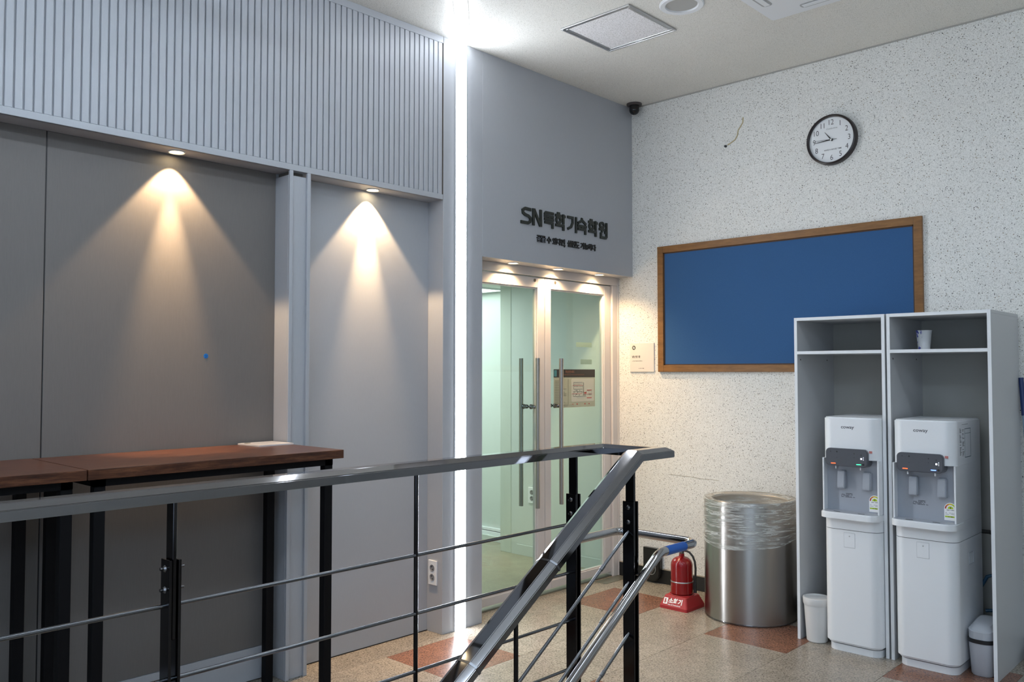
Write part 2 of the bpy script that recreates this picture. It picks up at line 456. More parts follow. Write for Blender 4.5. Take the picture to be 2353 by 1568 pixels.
# right wall, speckled paper
b = nb(); box(b, 0.0, 0.12, -6.6, 0.131, -0.0, CEIL)
wall_r = struct('wall_right', b, 'speck')
b = nb(); box(b, -0.009, 0.0, -6.5, 0.127, 0.0, 0.098, 0.001)
tag(obj('baseboard_right', b, 'black_base'), kind='structure')
b = nb(); box(b, -0.012, 0.0, -6.5, 0.127, 0.098, 0.104)
bm_ = obj('baseboard_cap', b, mat('baseboard_cap', (0.32, 0.28, 0.22), 0.5), bpy.data.objects['baseboard_right'])
b = nb(); box(b, -0.006, 0.0, -6.5, 0.0, CEIL - 0.008, CEIL)
tag(obj('trim_1', b, mat('ceiling_trim', (0.40, 0.39, 0.36), 0.6)), kind='structure')
# dried glue streak with a nail, and a hairline crack
pts = [(-0.905, 3.205), (-0.903, 3.17), (-0.885, 3.145), (-0.868, 3.125), (-0.862, 3.09), (-0.845, 3.065), (-0.815, 3.05), (-0.79, 3.04)]
b = nb()
for (ya, za), (yb, zb) in zip(pts[:-1], pts[1:]):
    tube(b, [(-0.0002, ya, za), (-0.0002, yb, zb)], 0.0045, 6)
obj('glue_streak', b, 'stain', wall_r)
b = nb(); cyl(b, (-0.012, -0.775, 3.033), (0.0, -0.775, 3.033), 0.008, 10); obj('nail_stub', b, 'dark', wall_r)
b = nb(); rnd = random.Random(3); p = [(-0.0002, -0.30 - 0.05 * i, 0.776 - 0.0015 * i + rnd.uniform(-.003, .003)) for i in range(9)]
tube(b, p, 0.0013, 5); obj('crack', b, 'crack', wall_r)

# left wall: panelled
b = nb(); box(b, -8.3, -1.557, 0.137, 0.32, 0, CEIL)
wall_l = struct('wall_left', b, 'wall_film')
def part_l(name, x0, x1, y0, y1, z0, z1, m='wall_film', bev=0.0015):
    b = nb(); box(b, x0, x1, y0, y1, z0, z1, bev); return obj(name, b, m, wall_l)
part_l('fascia_backing', -8.3, -1.878, 0.012, 0.137, 2.512, CEIL)
part_l('fascia_soffit', -8.3, -1.878, 0.002, 0.137, 2.50, 2.512)
part_l('fascia_rail', -8.3, -1.878, 0.0, 0.012, 2.50, 2.531)
part_l('fascia_rail', -8.3, -1.878, 0.0, 0.012, 3.42, CEIL)
px = -1.878
sb = nb(); box(sb, -0.0145, 0.0145, -0.0045, 0.0055, 2.531, 3.42, 0.0018)
slat_me = bpy.data.meshes.new('slat'); sb.to_mesh(slat_me); sb.free(); slat_me.materials.append(M['wall_film'])
for i in range(112):
    s = link('slat', slat_me, wall_l); s.location = (px - 0.0065 - 0.0145 - 0.0356 * i, 0.006, 0)
part_l('header_panel', -1.557, 0.0, 0.0, 0.15, 2.20, CEIL)
part_l('pillar', -1.876, -1.557, 0.0, 0.32, 0.0, CEIL)
# narrow pillar with a sunk panel
part_l('pillar', -2.892, -2.771, 0.014, 0.137, 0.0, 2.478)
part_l('pillar_slot_shade', -2.872, -2.791, 0.045, 0.137, 2.478, 2.5, 'grout', 0)  # dark box added, puts the shade of the recess into colour
part_l('pillar_edge', -2.892, -2.872, 0.0, 0.014, 0.0, 2.5)
part_l('pillar_edge', -2.791, -2.771, 0.0, 0.014, 0.0, 2.5)
# niche linings
part_l('niche_panel', -3.9578, -2.892, 0.130, 0.137, 0.16, 2.5, 'grey_film', 0.002)
part_l('niche_panel', -5.18, -3.9622, 0.130, 0.137, 0.16, 2.5, 'grey_film', 0.002)
part_l('niche_panel', -6.40, -5.183, 0.130, 0.137, 0.16, 2.5, 'grey_film', 0.002)
part_l('niche_panel', -8.20, -6.403, 0.130, 0.137, 0.16, 2.5, 'grey_film', 0.002)
part_l('niche_panel', -2.771, -1.876, 0.131, 0.137, 0.0, 2.5)
for xs_ in (-3.96, -5.1815, -6.4015): part_l('panel_joint', xs_ - 0.003, xs_ + 0.003, 0.134, 0.1372, 0.16, 2.5, 'dark', 0)
part_l('skirting', -8.2, -2.892, 0.122, 0.137, 0.006, 0.16)
part_l('shadow_gap', -2.771, -1.876, 0.128, 0.137, 0.0, 0.005, 'dark', 0)
part_l('fascia_joint', -1.8785, -1.8765, 0.0004, 0.01, 2.50, CEIL, 'grout', 0)

# walls behind the camera and at the far left, so reflections and bounce are those of a hall
b = nb(); box(b, -8.45, -8.3, -6.6, 0.32, -0.0, CEIL); struct('wall_far', b, 'wall_film')
b = nb(); box(b, -8.3, 0.1, -6.75, -6.6, 0, CEIL); struct('wall_back', b, 'speck')

# ------------------------------------------------------------------ stairs
b = nb()
box(b, OX0, OX1, OY1 - 0.0, OY1 + 0.02, -2.9, -0.165); box(b, OX0, OX1, OY0 - 0.02, OY0, -2.9, -0.165)
box(b, OX0 - 0.02, OX0, OY0, OY1, -2.9, -0.165); box(b, OX1, OX1 + 0.02, OY0, OY1, -2.9, -0.165)
tag(obj('wall_stairwell', b, 'speck'), kind='structure')
st = thing('staircase', (OX1, -2.3, 0), 'beige granite stair flight going down inside the steel railing', 'stairs')
for i in range(11):
    b = nb(); x1 = OX1 - 0.27 * i; z = -0.18 * (i + 1)
    box(b, x1 - 0.285, x1, OY0 + 0.001, OY1 - 0.001, z - 0.16, z, 0.003); obj('step', b, 'granite', st)

# ------------------------------------------------------------------ corridor behind the doors
b = nb(); box(b, -1.55, 0.6, 0.171, 4.2, -0.10, 0.0); struct('floor_corridor', b, 'corr_floor')
b = nb(); box(b, -1.55, 0.6, 0.33, 4.2, 2.228, 2.3); struct('ceiling_corridor', b, mat('corridor_ceiling', (0.70, 0.74, 0.69), 0.6))
b = nb(); box(b, 0.0, 0.12, 0.133, 1.24, 0, 2.228); wc = struct('wall_corridor_right', b, 'corr_wall')
b = nb(); box(b, -0.006, 0.0, 0.18, 1.17, 0, 0.085, 0.001); obj('skirting', b, 'corr_wall', wc)
b = nb(); box(b, -0.003, 0.30, 1.236, 1.362, 0, 2.228, 0.002); obj('jamb', b, mat('corridor_jamb', (0.62, 0.66, 0.60), 0.5), wc)
b = nb(); box(b, 0.30, 0.42, 1.36, 4.2, 0, 2.228); wi = struct('wall_corridor_inner', b, 'corr_wall')
for z0, z1, xx, mm in ((0.0, 0.05, -0.03, 'corr_wall'), (0.05, 0.078, 0.0, 'white'), (0.084, 0.108, 0.01, 'white')):
    b = nb(); box(b, xx + 0.26, 0.30, 1.36, 4.2, z0, z1, 0.002); obj('ledge', b, mm, wi)
b = nb(); box(b, -1.62, -1.55, 0.33, 4.2, 0, 2.228); struct('wall_corridor_left', b, 'corr_wall')
b = nb(); box(b, -1.55, 0.42, 4.2, 4.3, 0, 2.228); struct('wall_corridor_end', b, 'corr_wall')
o = thing('ceiling_panel_light', (0.03, 1.95, 2.228), 'lit white ceiling panel seen through the left glass door', 'light')
b = nb(); box(b, -0.23, 0.22, 1.55, 2.85, 2.217, 2.226); obj('diffuser', b, 'corr_led', o)
b = nb()
for a in ((-0.25, -0.23, 1.53, 2.87), (0.22, 0.24, 1.53, 2.87), (-0.23, 0.22, 1.53, 1.55), (-0.23, 0.22, 2.85, 2.87)): box(b, a[0], a[1], a[2], a[3], 2.214, 2.227)
obj('frame', b, 'white', o)

# ------------------------------------------------------------------ door frame and leaves
DY = 0.15
b = nb()
box(b, -1.557, 0.0, 0.132, 0.21, 2.143, 2.20, 0.002)
box(b, -0.072, 0.0, 0.132, 0.21, 0.0, 2.143, 0.002)
box(b, -1.557, -1.507, 0.132, 0.21, 0.0, 2.143, 0.002)
box(b, -0.014, -0.0005, 0.126, 0.132, 0.0, 2.199, 0.001)
tag(obj('trim_2', b, 'white_warm'), kind='structure')
b = nb(); box(b, -1.507, -0.072, 0.150, 0.20, 0.0, 0.009); box(b, -0.30, -0.02, 0.03, 0.13, 0.0, 0.002)
tag(obj('trim_3', b, mat('threshold_steel', (0.22, 0.23, 0.19), 0.4, 0.6)), kind='structure')
def leaf(name, x0, x1, gl0, gl1, hx):
    b = nb(); z0, z1 = 0.032, 2.137
    bars = ((x0, gl0, z0, z1), (gl1, x1, z0, z1), (gl0, gl1, 2.068, z1), (gl0, gl1, z0, 0.085))
    root = None
    for i, a in enumerate(bars):
        bb = nb(); box(bb, a[0], a[1], DY, DY + 0.045, a[2], a[3], 0.002)
        if root is None: root = struct(name, bb, 'white_warm')
        else: obj('frame_rail', bb, 'white_warm', root)
    b = nb(); m_ = 0.008
    for a in ((gl0, gl0 + m_, 0.085, 2.068), (gl1 - m_, gl1, 0.085, 2.068), (gl0 + m_, gl1 - m_, 2.060, 2.068), (gl0 + m_, gl1 - m_, 0.085, 0.093)):
        box(b, a[0], a[1], DY + 0.008, DY + 0.037, a[2], a[3], 0.001)
    obj('glazing_bead', b, 'white_warm', root)
    b = nb(); box(b, gl0 + m_, gl1 - m_, DY + 0.019, DY + 0.027, 0.093, 2.060); obj('glass_pane', b, 'glass', root)
    hs = nb()
    for yy in (0.095, 0.222): pass
    for yy, nm in ((0.098, 'pull_handle'), (0.248, 'pull_handle')):
        b = nb(); cyl(b, (hx, yy, 0.60), (hx, yy, 1.592), 0.0150, 20); h = obj(nm, b, 'satin', root)
        for zz in (1.268, 0.934):
            b = nb(); ye = DY + 0.019 if yy < DY else DY + 0.027; s = 1 if yy < DY else -1
            cyl(b, (hx, yy, zz), (hx, ye, zz), 0.007, 12)
            yc = (yy + ye) / 2 + 0.006 * s
            lathe(b, [(0.008, -0.022), (0.013, -0.016), (0.0145, 0.0), (0.013, 0.012), (0.017, 0.016), (0.017, 0.02)], (hx, yc, zz), 16, 'Y')
            obj('standoff', b, 'chrome', h)
    b = nb(); xk = x1 - 0.10 if hx < -0.8 else x0 + 0.105
    cyl(b, (xk, DY - 0.003, 2.116), (xk, DY + 0.003, 2.116), 0.0105, 16); obj('pivot_cap', b, mat('pivot_cap', (0.12, 0.11, 0.09), 0.4, 0.5), root)
    return root
leaf('door_1', -1.505, -0.815, -1.44, -0.888, -0.945)
dr = leaf('door_2', -0.811, -0.075, -0.750, -0.150, -0.703)
for a in ((-0.445, -0.265, 1.678, 1.712), (-0.395, -0.265, 1.555, 1.590)):
    b = nb(); box(b, a[0], a[1], 0.1776, 0.1780, a[2], a[3]); obj('glass_sticker', b, mat('faded_sticker', (0.55, 0.62, 0.52), 0.6), dr)

# evacuation plan behind the glass of the right leaf
PY = 0.1795
o = thing('evacuation_plan', (-0.468, PY, 1.387), 'evacuation floor plan sheet with dark title band taped behind right glass door', 'poster')
y_ = 0.1685
b = nb(); box(b, -0.700, -0.240, y_, y_ + 0.0003, 1.250, 1.462); obj('sheet', b, 'poster', o)
b = nb(); box(b, -0.700, -0.240, y_ - 0.0003, y_ + 0.0003, 1.462, 1.518); obj('title_band', b, 'poster_dk', o)
b = nb(); plate_y(b, rrect(-0.510, -0.252, 1.288, 1.452, 0.012), y_ - 0.0004, y_ - 0.0001); obj('plan_area', b, 'poster_in', o)
b = place(text_bm('피난안내도', 0.03, 0.0006), (-0.575, y_ - 0.0005, 1.492), 'y', (0.10, 0.018))
bb = place(text_bm('EMERGENCY EVACUATION PLAN', 0.02), (-0.600, y_ - 0.0005, 1.477), 'y', (0.235, 0.007))
me = bpy.data.meshes.new('t'); bb.to_mesh(me); bb.free(); b.from_mesh(me); obj('title_text', b, 'poster_or', o)
b = nb(); box(b, -0.695, -0.668, y_ - 0.0006, y_ - 0.0003, 1.468, 1.512); obj('emblem', b, mat('teal_emblem', (0.05, 0.22, 0.26), 0.5), o)
b = nb(); yb = y_ - 0.0006
def seg_(x0, x1, z0, z1): box(b, x0, x1, yb - 0.0003, yb, z0, z1)
for a in ((-0.485, -0.385, 1.425, 1.427), (-0.485, -0.483, 1.377, 1.427), (-0.485, -0.385, 1.377, 1.379), (-0.379, -0.376, 1.33, 1.425), (-0.372, -0.370, 1.33, 1.425),
          (-0.488, -0.39, 1.360, 1.362), (-0.488, -0.486, 1.325, 1.362), (-0.488, -0.345, 1.325, 1.327), (-0.45, -0.37, 1.316, 1.3165)): seg_(*a)
rnd = random.Random(5)
for i in range(34): x = -0.48 + rnd.random() * 0.20; z = rnd.choice((1.365, 1.352, 1.332, 1.338)); seg_(x, x + 0.004, z, z + 0.006)
for i in range(12): x = -0.48 + i * 0.008; seg_(x, x + 0.003, 1.392 if i % 2 else 1.408, 1.400 if i % 2 else 1.416)
for k in range(16): z = 1.438 - k * 0.0115; seg_(-0.690, -0.690 + rnd.uniform(0.05, 0.13), z, z + 0.0018)
seg_(-0.545, -0.5435, 1.27, 1.45); seg_(-0.690, -0.545, 1.268, 1.2695)
obj('plan_lines', b, mat('plan_grey', (0.10, 0.11, 0.09), 0.6), o)
b = nb()
for a in ((-0.495, -0.38, 1.4025, 1.405), (-0.505, -0.39, 1.3435, 1.346), (-0.37, -0.275, 1.340, 1.342), (-0.335, -0.280, 1.366, 1.371), (-0.335, -0.280, 1.311, 1.316), (-0.365, -0.34, 1.345, 1.355),
          (-0.503, -0.485, 1.271, 1.274), (-0.452, -0.440, 1.268, 1.276), (-0.362, -0.352, 1.267, 1.276), (-0.315, -0.305, 1.268, 1.275)): seg_(*a)
obj('plan_marks', b, 'redprint', o)['kind'] = 'stuff'

# ------------------------------------------------------------------ light lines
def strip(name, loc, bmf, bml, lm, label):
    o = thing(name, loc, label, 'light')
    obj('channel', bmf, 'white', o); obj('diffuser', bml, lm, o)
    return o
b1 = nb(); box(b1, -1.782, -1.693, -0.004, 0.0, 0.0, CEIL); b2 = nb(); box(b2, -1.774, -1.701, -0.0075, -0.004, 0.004, CEIL - 0.001)
strip('led_light_line', (-1.737, 0, 0), b1, b2, M['led_strip'], 'vertical white light line running up the wide pillar left of the door')
def ceil_line(p, q, w, label, lm='led'):
    p, q = Vector(p), Vector(q); d = (q - p).normalized(); s = Vector((-d.y, d.x))
    def quad(bm, w, z0, z1):
        c = [p + s * w / 2, q + s * w / 2, q - s * w / 2, p - s * w / 2]
        prism(bm, [(v.x, v.y) for v in c], z0, z1)
    b1 = nb(); quad(b1, w + 0.02, CEIL - 0.006, CEIL); b2 = nb(); quad(b2, w, CEIL - 0.022, CEIL - 0.006)
    strip('led_light_line', ((p.x + q.x) / 2, (p.y + q.y) / 2, CEIL), b1, b2, M[lm], label)
ceil_line((-1.745, -0.03), (-2.93, -1.215), 0.055, 'white light line crossing the ceiling diagonally from the top of the pillar', 'led_diagonal')
WALL_FILL_LINE = ((-2.05, -2.42), (-2.05, -4.6), 'added white hanging light line brightening the speckled wall')  # unseen line added to brighten the speckled wall and cabinet fronts
def hung_line(p, q, label, drop=0.30):  # unseen lines; their drop is added so they light the ceiling
    x0, x1, y0, y1 = min(p[0], q[0]), max(p[0], q[0]), min(p[1], q[1]), max(p[1], q[1]); w = 0.024; z = CEIL - drop
    o = thing('led_light_line', ((x0 + x1) / 2, (y0 + y1) / 2, z), label, 'light')
    b = nb(); box(b, x0 - w, x1 + w, y0 - w, y1 + w, z - 0.045, z - 0.004, 0.004); obj('diffuser', b, 'led', o)
    b = nb(); box(b, x0 - 0.01, x1 + 0.01, y0 - 0.01, y1 + 0.01, z - 0.004, z + 0.004); obj('channel', b, 'white', o)
    for t in (0.08, 0.5, 0.92):
        b = nb(); xx, yy = x0 + (x1 - x0) * t, y0 + (y1 - y0) * t; cyl(b, (xx, yy, z), (xx, yy, CEIL), 0.002, 6); obj('hanger', b, 'alu', o)
hung_line((-2.96, -1.235), (-7.6, -1.235), 'long unseen white light line nearest the slatted wall, hung to light the ceiling')
hung_line((-2.96, -2.42), (-7.6, -2.42), 'long unseen white light line farther out from the slatted wall, hung to light the ceiling')

hung_line(*WALL_FILL_LINE)

# ------------------------------------------------------------------ downlights
def downlight(x, y, z, label, group=None, lit=True, r=0.037, power=9.0):
    o = thing('downlight', (x, y, z), label, 'light', group)
    b = nb(); lathe(b, [(r, 0.0), (r, -0.004), (r * 0.93, -0.006), (r * 0.80, -0.003), (r * 0.78, 0.0)], (x, y, z), 32); obj('trim_ring', b, 'white', o)
    if lit:
        b = nb(); lathe(b, [(r * 0.78, -0.001), (r * 0.5, -0.0022), (0.0, -0.003)], (x, y, z), 24); obj('lens', b, 'bulb', o)
    return o
SP1 = [(-3.436, 0.070, 'warm downlight in soffit above the wooden bar tables'), (-2.325, 0.078, 'warm downlight in soffit above the narrow white niche')]
for x, y, l in SP1:
    downlight(x, y, 2.5, l)
    spot('niche_spot', (x, y, 2.490), 84, 0.22, 30)
    spot('niche_spot_core', (x, y + 0.004, 2.490), 34, 0.9, 115)
for i, x in enumerate((-1.212, -0.767, -0.312)):
    downlight(x, 0.070, 2.2, ('leftmost', 'middle', 'rightmost')[i] + ' of three warm downlights in soffit above the glass doors', 'downlights above the glass doors')
    spot('door_spot', (x, 0.070, 2.190), 140, 1.0, 21)
o = thing('downlight', (-1.30, -1.25, CEIL), 'large round unlit white downlight in ceiling beside the square hatch', 'light')
b = nb(); lathe(b, [(0.118, 0.0), (0.118, -0.006), (0.112, -0.011), (0.088, -0.009), (0.084, -0.002), (0.082, 0.0)], (-1.30, -1.25, CEIL), 64); obj('trim_ring', b, 'white', o)
b = nb(); lathe(b, [(0.083, -0.0015), (0.0, -0.0015)], (-1.30, -1.25, CEIL), 48); obj('lens', b, mat('unlit_lens', (0.42, 0.42, 0.40), 0.4), o)

# ------------------------------------------------------------------ ceiling access hatch
o = thing('access_hatch', (-1.268, -0.812, CEIL), 'square aluminium-framed access hatch in the speckled ceiling', 'hatch')
def hatch_frame(x0, x1, y0, y1, w, z0, z1):
    b = nb()
    for a in ((x0, x0 + w, y0, y1), (x1 - w, x1, y0, y1), (x0 + w, x1 - w, y0, y0 + w), (x0 + w, x1 - w, y1 - w, y1)): box(b, a[0], a[1], a[2], a[3], z0, z1, 0.0015)
    return b
obj('outer_frame', hatch_frame(-1.502, -1.034, -1.050, -0.575, 0.012, CEIL - 0.010, CEIL), 'alu', o)
obj('inner_frame', hatch_frame(-1.488, -1.048, -1.036, -0.589, 0.016, CEIL - 0.007, CEIL), 'alu', o)
b = nb(); box(b, -1.472, -1.064, -1.020, -0.605, CEIL - 0.004, CEIL); obj('board', b, 'hatch', o)
b = nb(); box(b, -1.057, -1.049, -0.83, -0.78, CEIL - 0.0085, CEIL - 0.006); obj('catch', b, 'white', o)

# ------------------------------------------------------------------ ceiling cassette air conditioner
ax0, ax1, ay0, ay1 = -1.74, -0.80, -2.45, -1.513
o = thing('air_conditioner', ((ax0 + ax1) / 2, (ay0 + ay1) / 2, CEIL), 'white four-way cassette air conditioner in ceiling near top right', 'air conditioner')
b = nb(); prism(b, rrect(ax0, ax1, ay0, ay1, 0.03), CEIL - 0.022, CEIL)
bmesh.ops.bevel(b, geom=[e for e in b.edges if all(abs(v.co.z - (CEIL - 0.022)) < 1e-4 for v in e.verts)], offset=0.014, segments=3, affect='EDGES'); obj('fascia_panel', b, 'white', o)
mx_, my_ = (ax0 + ax1) / 2, (ay0 + ay1) / 2
b = nb(); box(b, mx_ - 0.24, mx_ + 0.24, my_ - 0.24, my_ + 0.24, CEIL - 0.025, CEIL - 0.021)
for i in range(12): box(b, mx_ - 0.22, mx_ + 0.22, my_ - 0.225 + i * 0.038, my_ - 0.210 + i * 0.038, CEIL - 0.030, CEIL - 0.024)
obj('intake_grille', b, 'white', o)
for i, (a0, a1, b0, b1) in enumerate(((mx_ - 0.26, mx_ + 0.26, ay1 - 0.115, ay1 - 0.06), (mx_ - 0.26, mx_ + 0.26, ay0 + 0.06, ay0 + 0.115), (ax0 + 0.06, ax0 + 0.115, my_ - 0.26, my_ + 0.26), (ax1 - 0.115, ax1 - 0.06, my_ - 0.26, my_ + 0.26))):
    b = nb(); prism(b, rrect(a0, a1, b0, b1, 0.02), CEIL - 0.0235, CEIL - 0.0215); obj('air_outlet', b, mat('outlet_slot', (0.42, 0.43, 0.44), 0.5), o)
    b = nb(); box(b, a0 + 0.012, a1 - 0.012, b0 + 0.012, b1 - 0.012, CEIL - 0.027, CEIL - 0.0235, 0.001); obj('louvre', b, 'white', o)

# ------------------------------------------------------------------ dome camera
o = thing('security_camera', (-0.075, -0.075, CEIL), 'small black dome camera in the ceiling corner above the door', 'camera')
b = nb(); lathe(b, [(0.0, 0.0), (0.056, 0.0), (0.056, -0.010), (0.049, -0.016), (0.0, -0.016)], (-0.075, -0.075, CEIL), 40); obj('mount_ring', b, mat('camera_ring', (0.06, 0.05, 0.05), 0.3), o)
b = nb(); lathe(b, [(0.036, -0.014), (0.037, -0.045)] + [(0.037 * cos(t * pi / 16), -0.045 - 0.036 * sin(t * pi / 16)) for t in range(1, 9)], (-0.075, -0.075, CEIL), 32); obj('dome', b, mat('dark_dome', (0.005, 0.005, 0.006), 0.12), o)

# ------------------------------------------------------------------ lettering over the door
def stroke(bm, pts, w, depth):
    """thick polyline in the xz plane at y=0, mitred"""
    P = [Vector((p[0], p[1])) for p in pts]; L, R = [], []
    closed = (P[0] - P[-1]).length < 1e-6
    if closed: P = P[:-1]
    n = len(P)
    for i in range(n):
        a = P[(i - 1) % n] if (closed or i > 0) else None; c = P[(i + 1) % n] if (closed or i < n - 1) else None
        d0 = (P[i] - a).normalized() if a is not None else (c - P[i]).normalized(); d1 = (c - P[i]).normalized() if c is not None else d0
        n0 = Vector((-d0.y, d0.x)); n1 = Vector((-d1.y, d1.x)); m = (n0 + n1).normalized(); k = w / 2 / max(m.dot(n0), 0.4)
        L.append(P[i] + m * k); R.append(P[i] - m * k)
    vs = [[bm.verts.new((v.x, yy, v.y)) for v in S] for S in (L, R) for yy in (-depth, 0.0)]
    lf, lb, rf, rb = vs; rng = range(n) if closed else range(n - 1)
    for i in rng:
        j = (i + 1) % n
        bm.faces.new((lf[i], rf[i], rf[j], lf[j])); bm.faces.new((lb[i], lb[j], rb[j], rb[i]))
        bm.faces.new((lf[i], lf[j], lb[j], lb[i])); bm.faces.new((rf[i], rb[i], rb[j], rf[j]))
    if not closed:
        bm.faces.new((lf[0], lb[0], rb[0], rf[0])); bm.faces.new((lf[-1], rf[-1], rb[-1], lb[-1]))
def oval(cx_, cz, rx, rz, n=18): return [(cx_ + rx * cos(2 * pi * i / n), cz + rz * sin(2 * pi * i / n)) for i in range(n + 1)]
GL = {
 'S': [[(0.95, 0.93), (0.42, 0.95), (0.20, 0.82), (0.22, 0.66), (0.40, 0.56), (0.72, 0.50), (0.90, 0.38), (0.88, 0.18), (0.68, 0.06), (0.02, 0.06)]],
 'N': [[(0.12, 0.0), (0.12, 1.0)], [(0.16, 0.97), (0.84, 0.03)], [(0.88, 0.0), (0.88, 1.0)]],
 'dok': [[(0.97, 0.90), (0.18, 0.90), (0.10, 0.82), (0.10, 0.67), (0.97, 0.67)], [(0.5, 0.67), (0.5, 0.45)], [(0.02, 0.46), (0.98, 0.46)], [(0.05, 0.24), (0.85, 0.24), (0.85, -0.12)]],
 'hak': [[(0.22, 1.0), (0.5, 1.0)], [(0.04, 0.86), (0.66, 0.86)], oval(0.37, 0.56, 0.22, 0.20), [(0.86, 1.0), (0.86, 0.32)], [(0.86, 0.86), (1.06, 0.86)], [(0.05, 0.20), (0.86, 0.20), (0.86, -0.12)]],
 'gi': [[(0.08, 0.90), (0.56, 0.90), (0.56, 0.55), (0.42, 0.25), (0.10, 0.08)], [(0.88, 1.0), (0.88, -0.12)]],
 'suk': [[(0.5, 1.02), (0.46, 0.82), (0.06, 0.62)], [(0.5, 0.86), (0.94, 0.60)], [(0.0, 0.44), (1.0, 0.44)], [(0.5, 0.44), (0.5, 0.2)], [(0.05, 0.22), (0.85, 0.22), (0.85, -0.12)]],
 'won': [oval(0.36, 0.80, 0.22, 0.17), [(0.02, 0.50), (0.72, 0.50)], [(0.36, 0.50), (0.36, 0.28)], [(0.66, 0.30), (0.88, 0.30)], [(0.88, 1.02), (0.88, -0.06)], [(0.24, 0.26), (0.24, -0.08), (0.88, -0.08)]],
}
o = thing('wall_lettering', (-0.75, 0, 2.5), 'large dark green Korean and Latin letters above the glass doors', 'sign')
def glyph(k, x0, z0, w, h, sw):
    b = nb()
    for i, s in enumerate(GL[k]): stroke(b, [(x0 + p[0] * w, z0 + p[1] * h) for p in s], sw, 0.009 + 0.0003 * i)
    obj('letter', b, 'sign', o)
glyph('S', -1.222, 2.450, 0.105, 0.102, 0.019); glyph('N', -1.110, 2.447, 0.092, 0.110, 0.020)
z0, hh = 2.459, 0.098
for k, x in (('dok', -0.996), ('hak', -0.886), ('gi', -0.766), ('suk', -0.650), ('hak', -0.534), ('won', -0.412)):
    glyph(k, x, z0, 0.100 if k != 'gi' else 0.115, hh, 0.0175)
o = thing('wall_slogan', (-0.76, 0, 2.36), 'small black Korean slogan line under the large door lettering', 'sign')
SL = '꿈꿀 수 있다면, 실현도 가능하다'; x = -1.066; cw = 0.0425
for ch in SL:
    if ch == ' ': x += 0.014; continue
    if ch == ',':
        b = nb(); stroke(b, [(x, 2.352), (x - 0.006, 2.338)], 0.008, 0.008); obj('letter', b, 'ink', o); x += 0.012; continue
    b = place(text_bm(ch, 0.05, 0.0018, 0.004), (x, -0.004, 2.345), 'y', (cw * 1.0, 0.045)); obj('letter', b, 'ink', o); x += cw

# ------------------------------------------------------------------ wall clock
CY, CZ, CR = -1.513, 2.936, 0.156
o = thing('wall_clock', (0, CY, CZ), 'round wall clock with dark brown rim and thin black numerals', 'clock')
b = nb(); lathe(b, [(CR, 0.0), (CR, -0.030), (CR - 0.003, -0.037), (CR - 0.010, -0.040), (CR - 0.014, -0.037), (CR - 0.016, -0.022)], (0, CY, CZ), 96, 'X'); obj('rim', b, 'clock_rim', o)
b = nb(); lathe(b, [(CR - 0.015, -0.021), (0, -0.021)], (0, CY, CZ), 72, 'X'); face = obj('face', b, 'clock_face', o)
FX = -0.0215
for n in range(1, 13):
    a = radians(90 - 30 * n); s = str(n); rr = 0.110
    b = text_bm(s, 0.041, -0.0003, 0, 'CENTER'); zs = [v.co.y for v in b.verts]; xs_ = [v.co.x for v in b.verts]
    cx_, cy_ = (min(xs_) + max(xs_)) / 2, (min(zs) + max(zs)) / 2
    for v in b.verts: v.co.x = (v.co.x - cx_) * 1.0; v.co.y = (v.co.y - cy_) * 1.15
    place(b, (FX, CY - rr * cos(a), CZ + rr * sin(a)), 'x'); obj('numeral', b, 'ink', face)
b = text_bm('HAVE A GOOD TIME', 0.0118, 0.0002, 0, 'CENTER'); place(b, (FX, CY - 0.008, CZ - 0.065), 'x'); obj('motto', b, 'ink', face)
b = text_bm('Comfortime', 0.014, 0, 0, 'CENTER', 0.35); place(b, (FX, CY - 0.002, CZ + 0.066), 'x', None); obj('script_mark', b, mat('grey_ink', (0.2, 0.2, 0.2), 0.5), face)
def hand(name, ang, l0, l1, w0, w1, x):
    a = radians(90 - ang); d = Vector((0, -cos(a), sin(a))); s = Vector((0, sin(a), cos(a)))
    b = nb(); q = [d * l0 + s * w0, d * l1 + s * w1, d * l1 - s * w1, d * l0 - s * w0]
    A = [b.verts.new(Vector((x, CY, CZ)) + v) for v in q]; B = [b.verts.new(Vector((x - 0.001, CY, CZ)) + v) for v in q]
    bridge(b, A, B, False); b.faces.new(A[::-1]); b.faces.new(B); bmesh.ops.recalc_face_normals(b, faces=b.faces)
    return obj(name, b, 'ink', o)
hand('hour_hand', 322, -0.012, 0.066, 0.0045, 0.0010, -0.0245)
hand('minute_hand', 266, -0.012, 0.104, 0.0040, 0.0010, -0.0265)
hand('second_hand', 273, -0.036, 0.102, 0.0012, 0.0006, -0.0285)
b = nb(); lathe(b, [(0.0, 0.0), (0.006, 0.0), (0.006, -0.007), (0.004, -0.010), (0, -0.0105)], (-0.022, CY, CZ), 20, 'X'); obj('hub', b, 'alu', o)

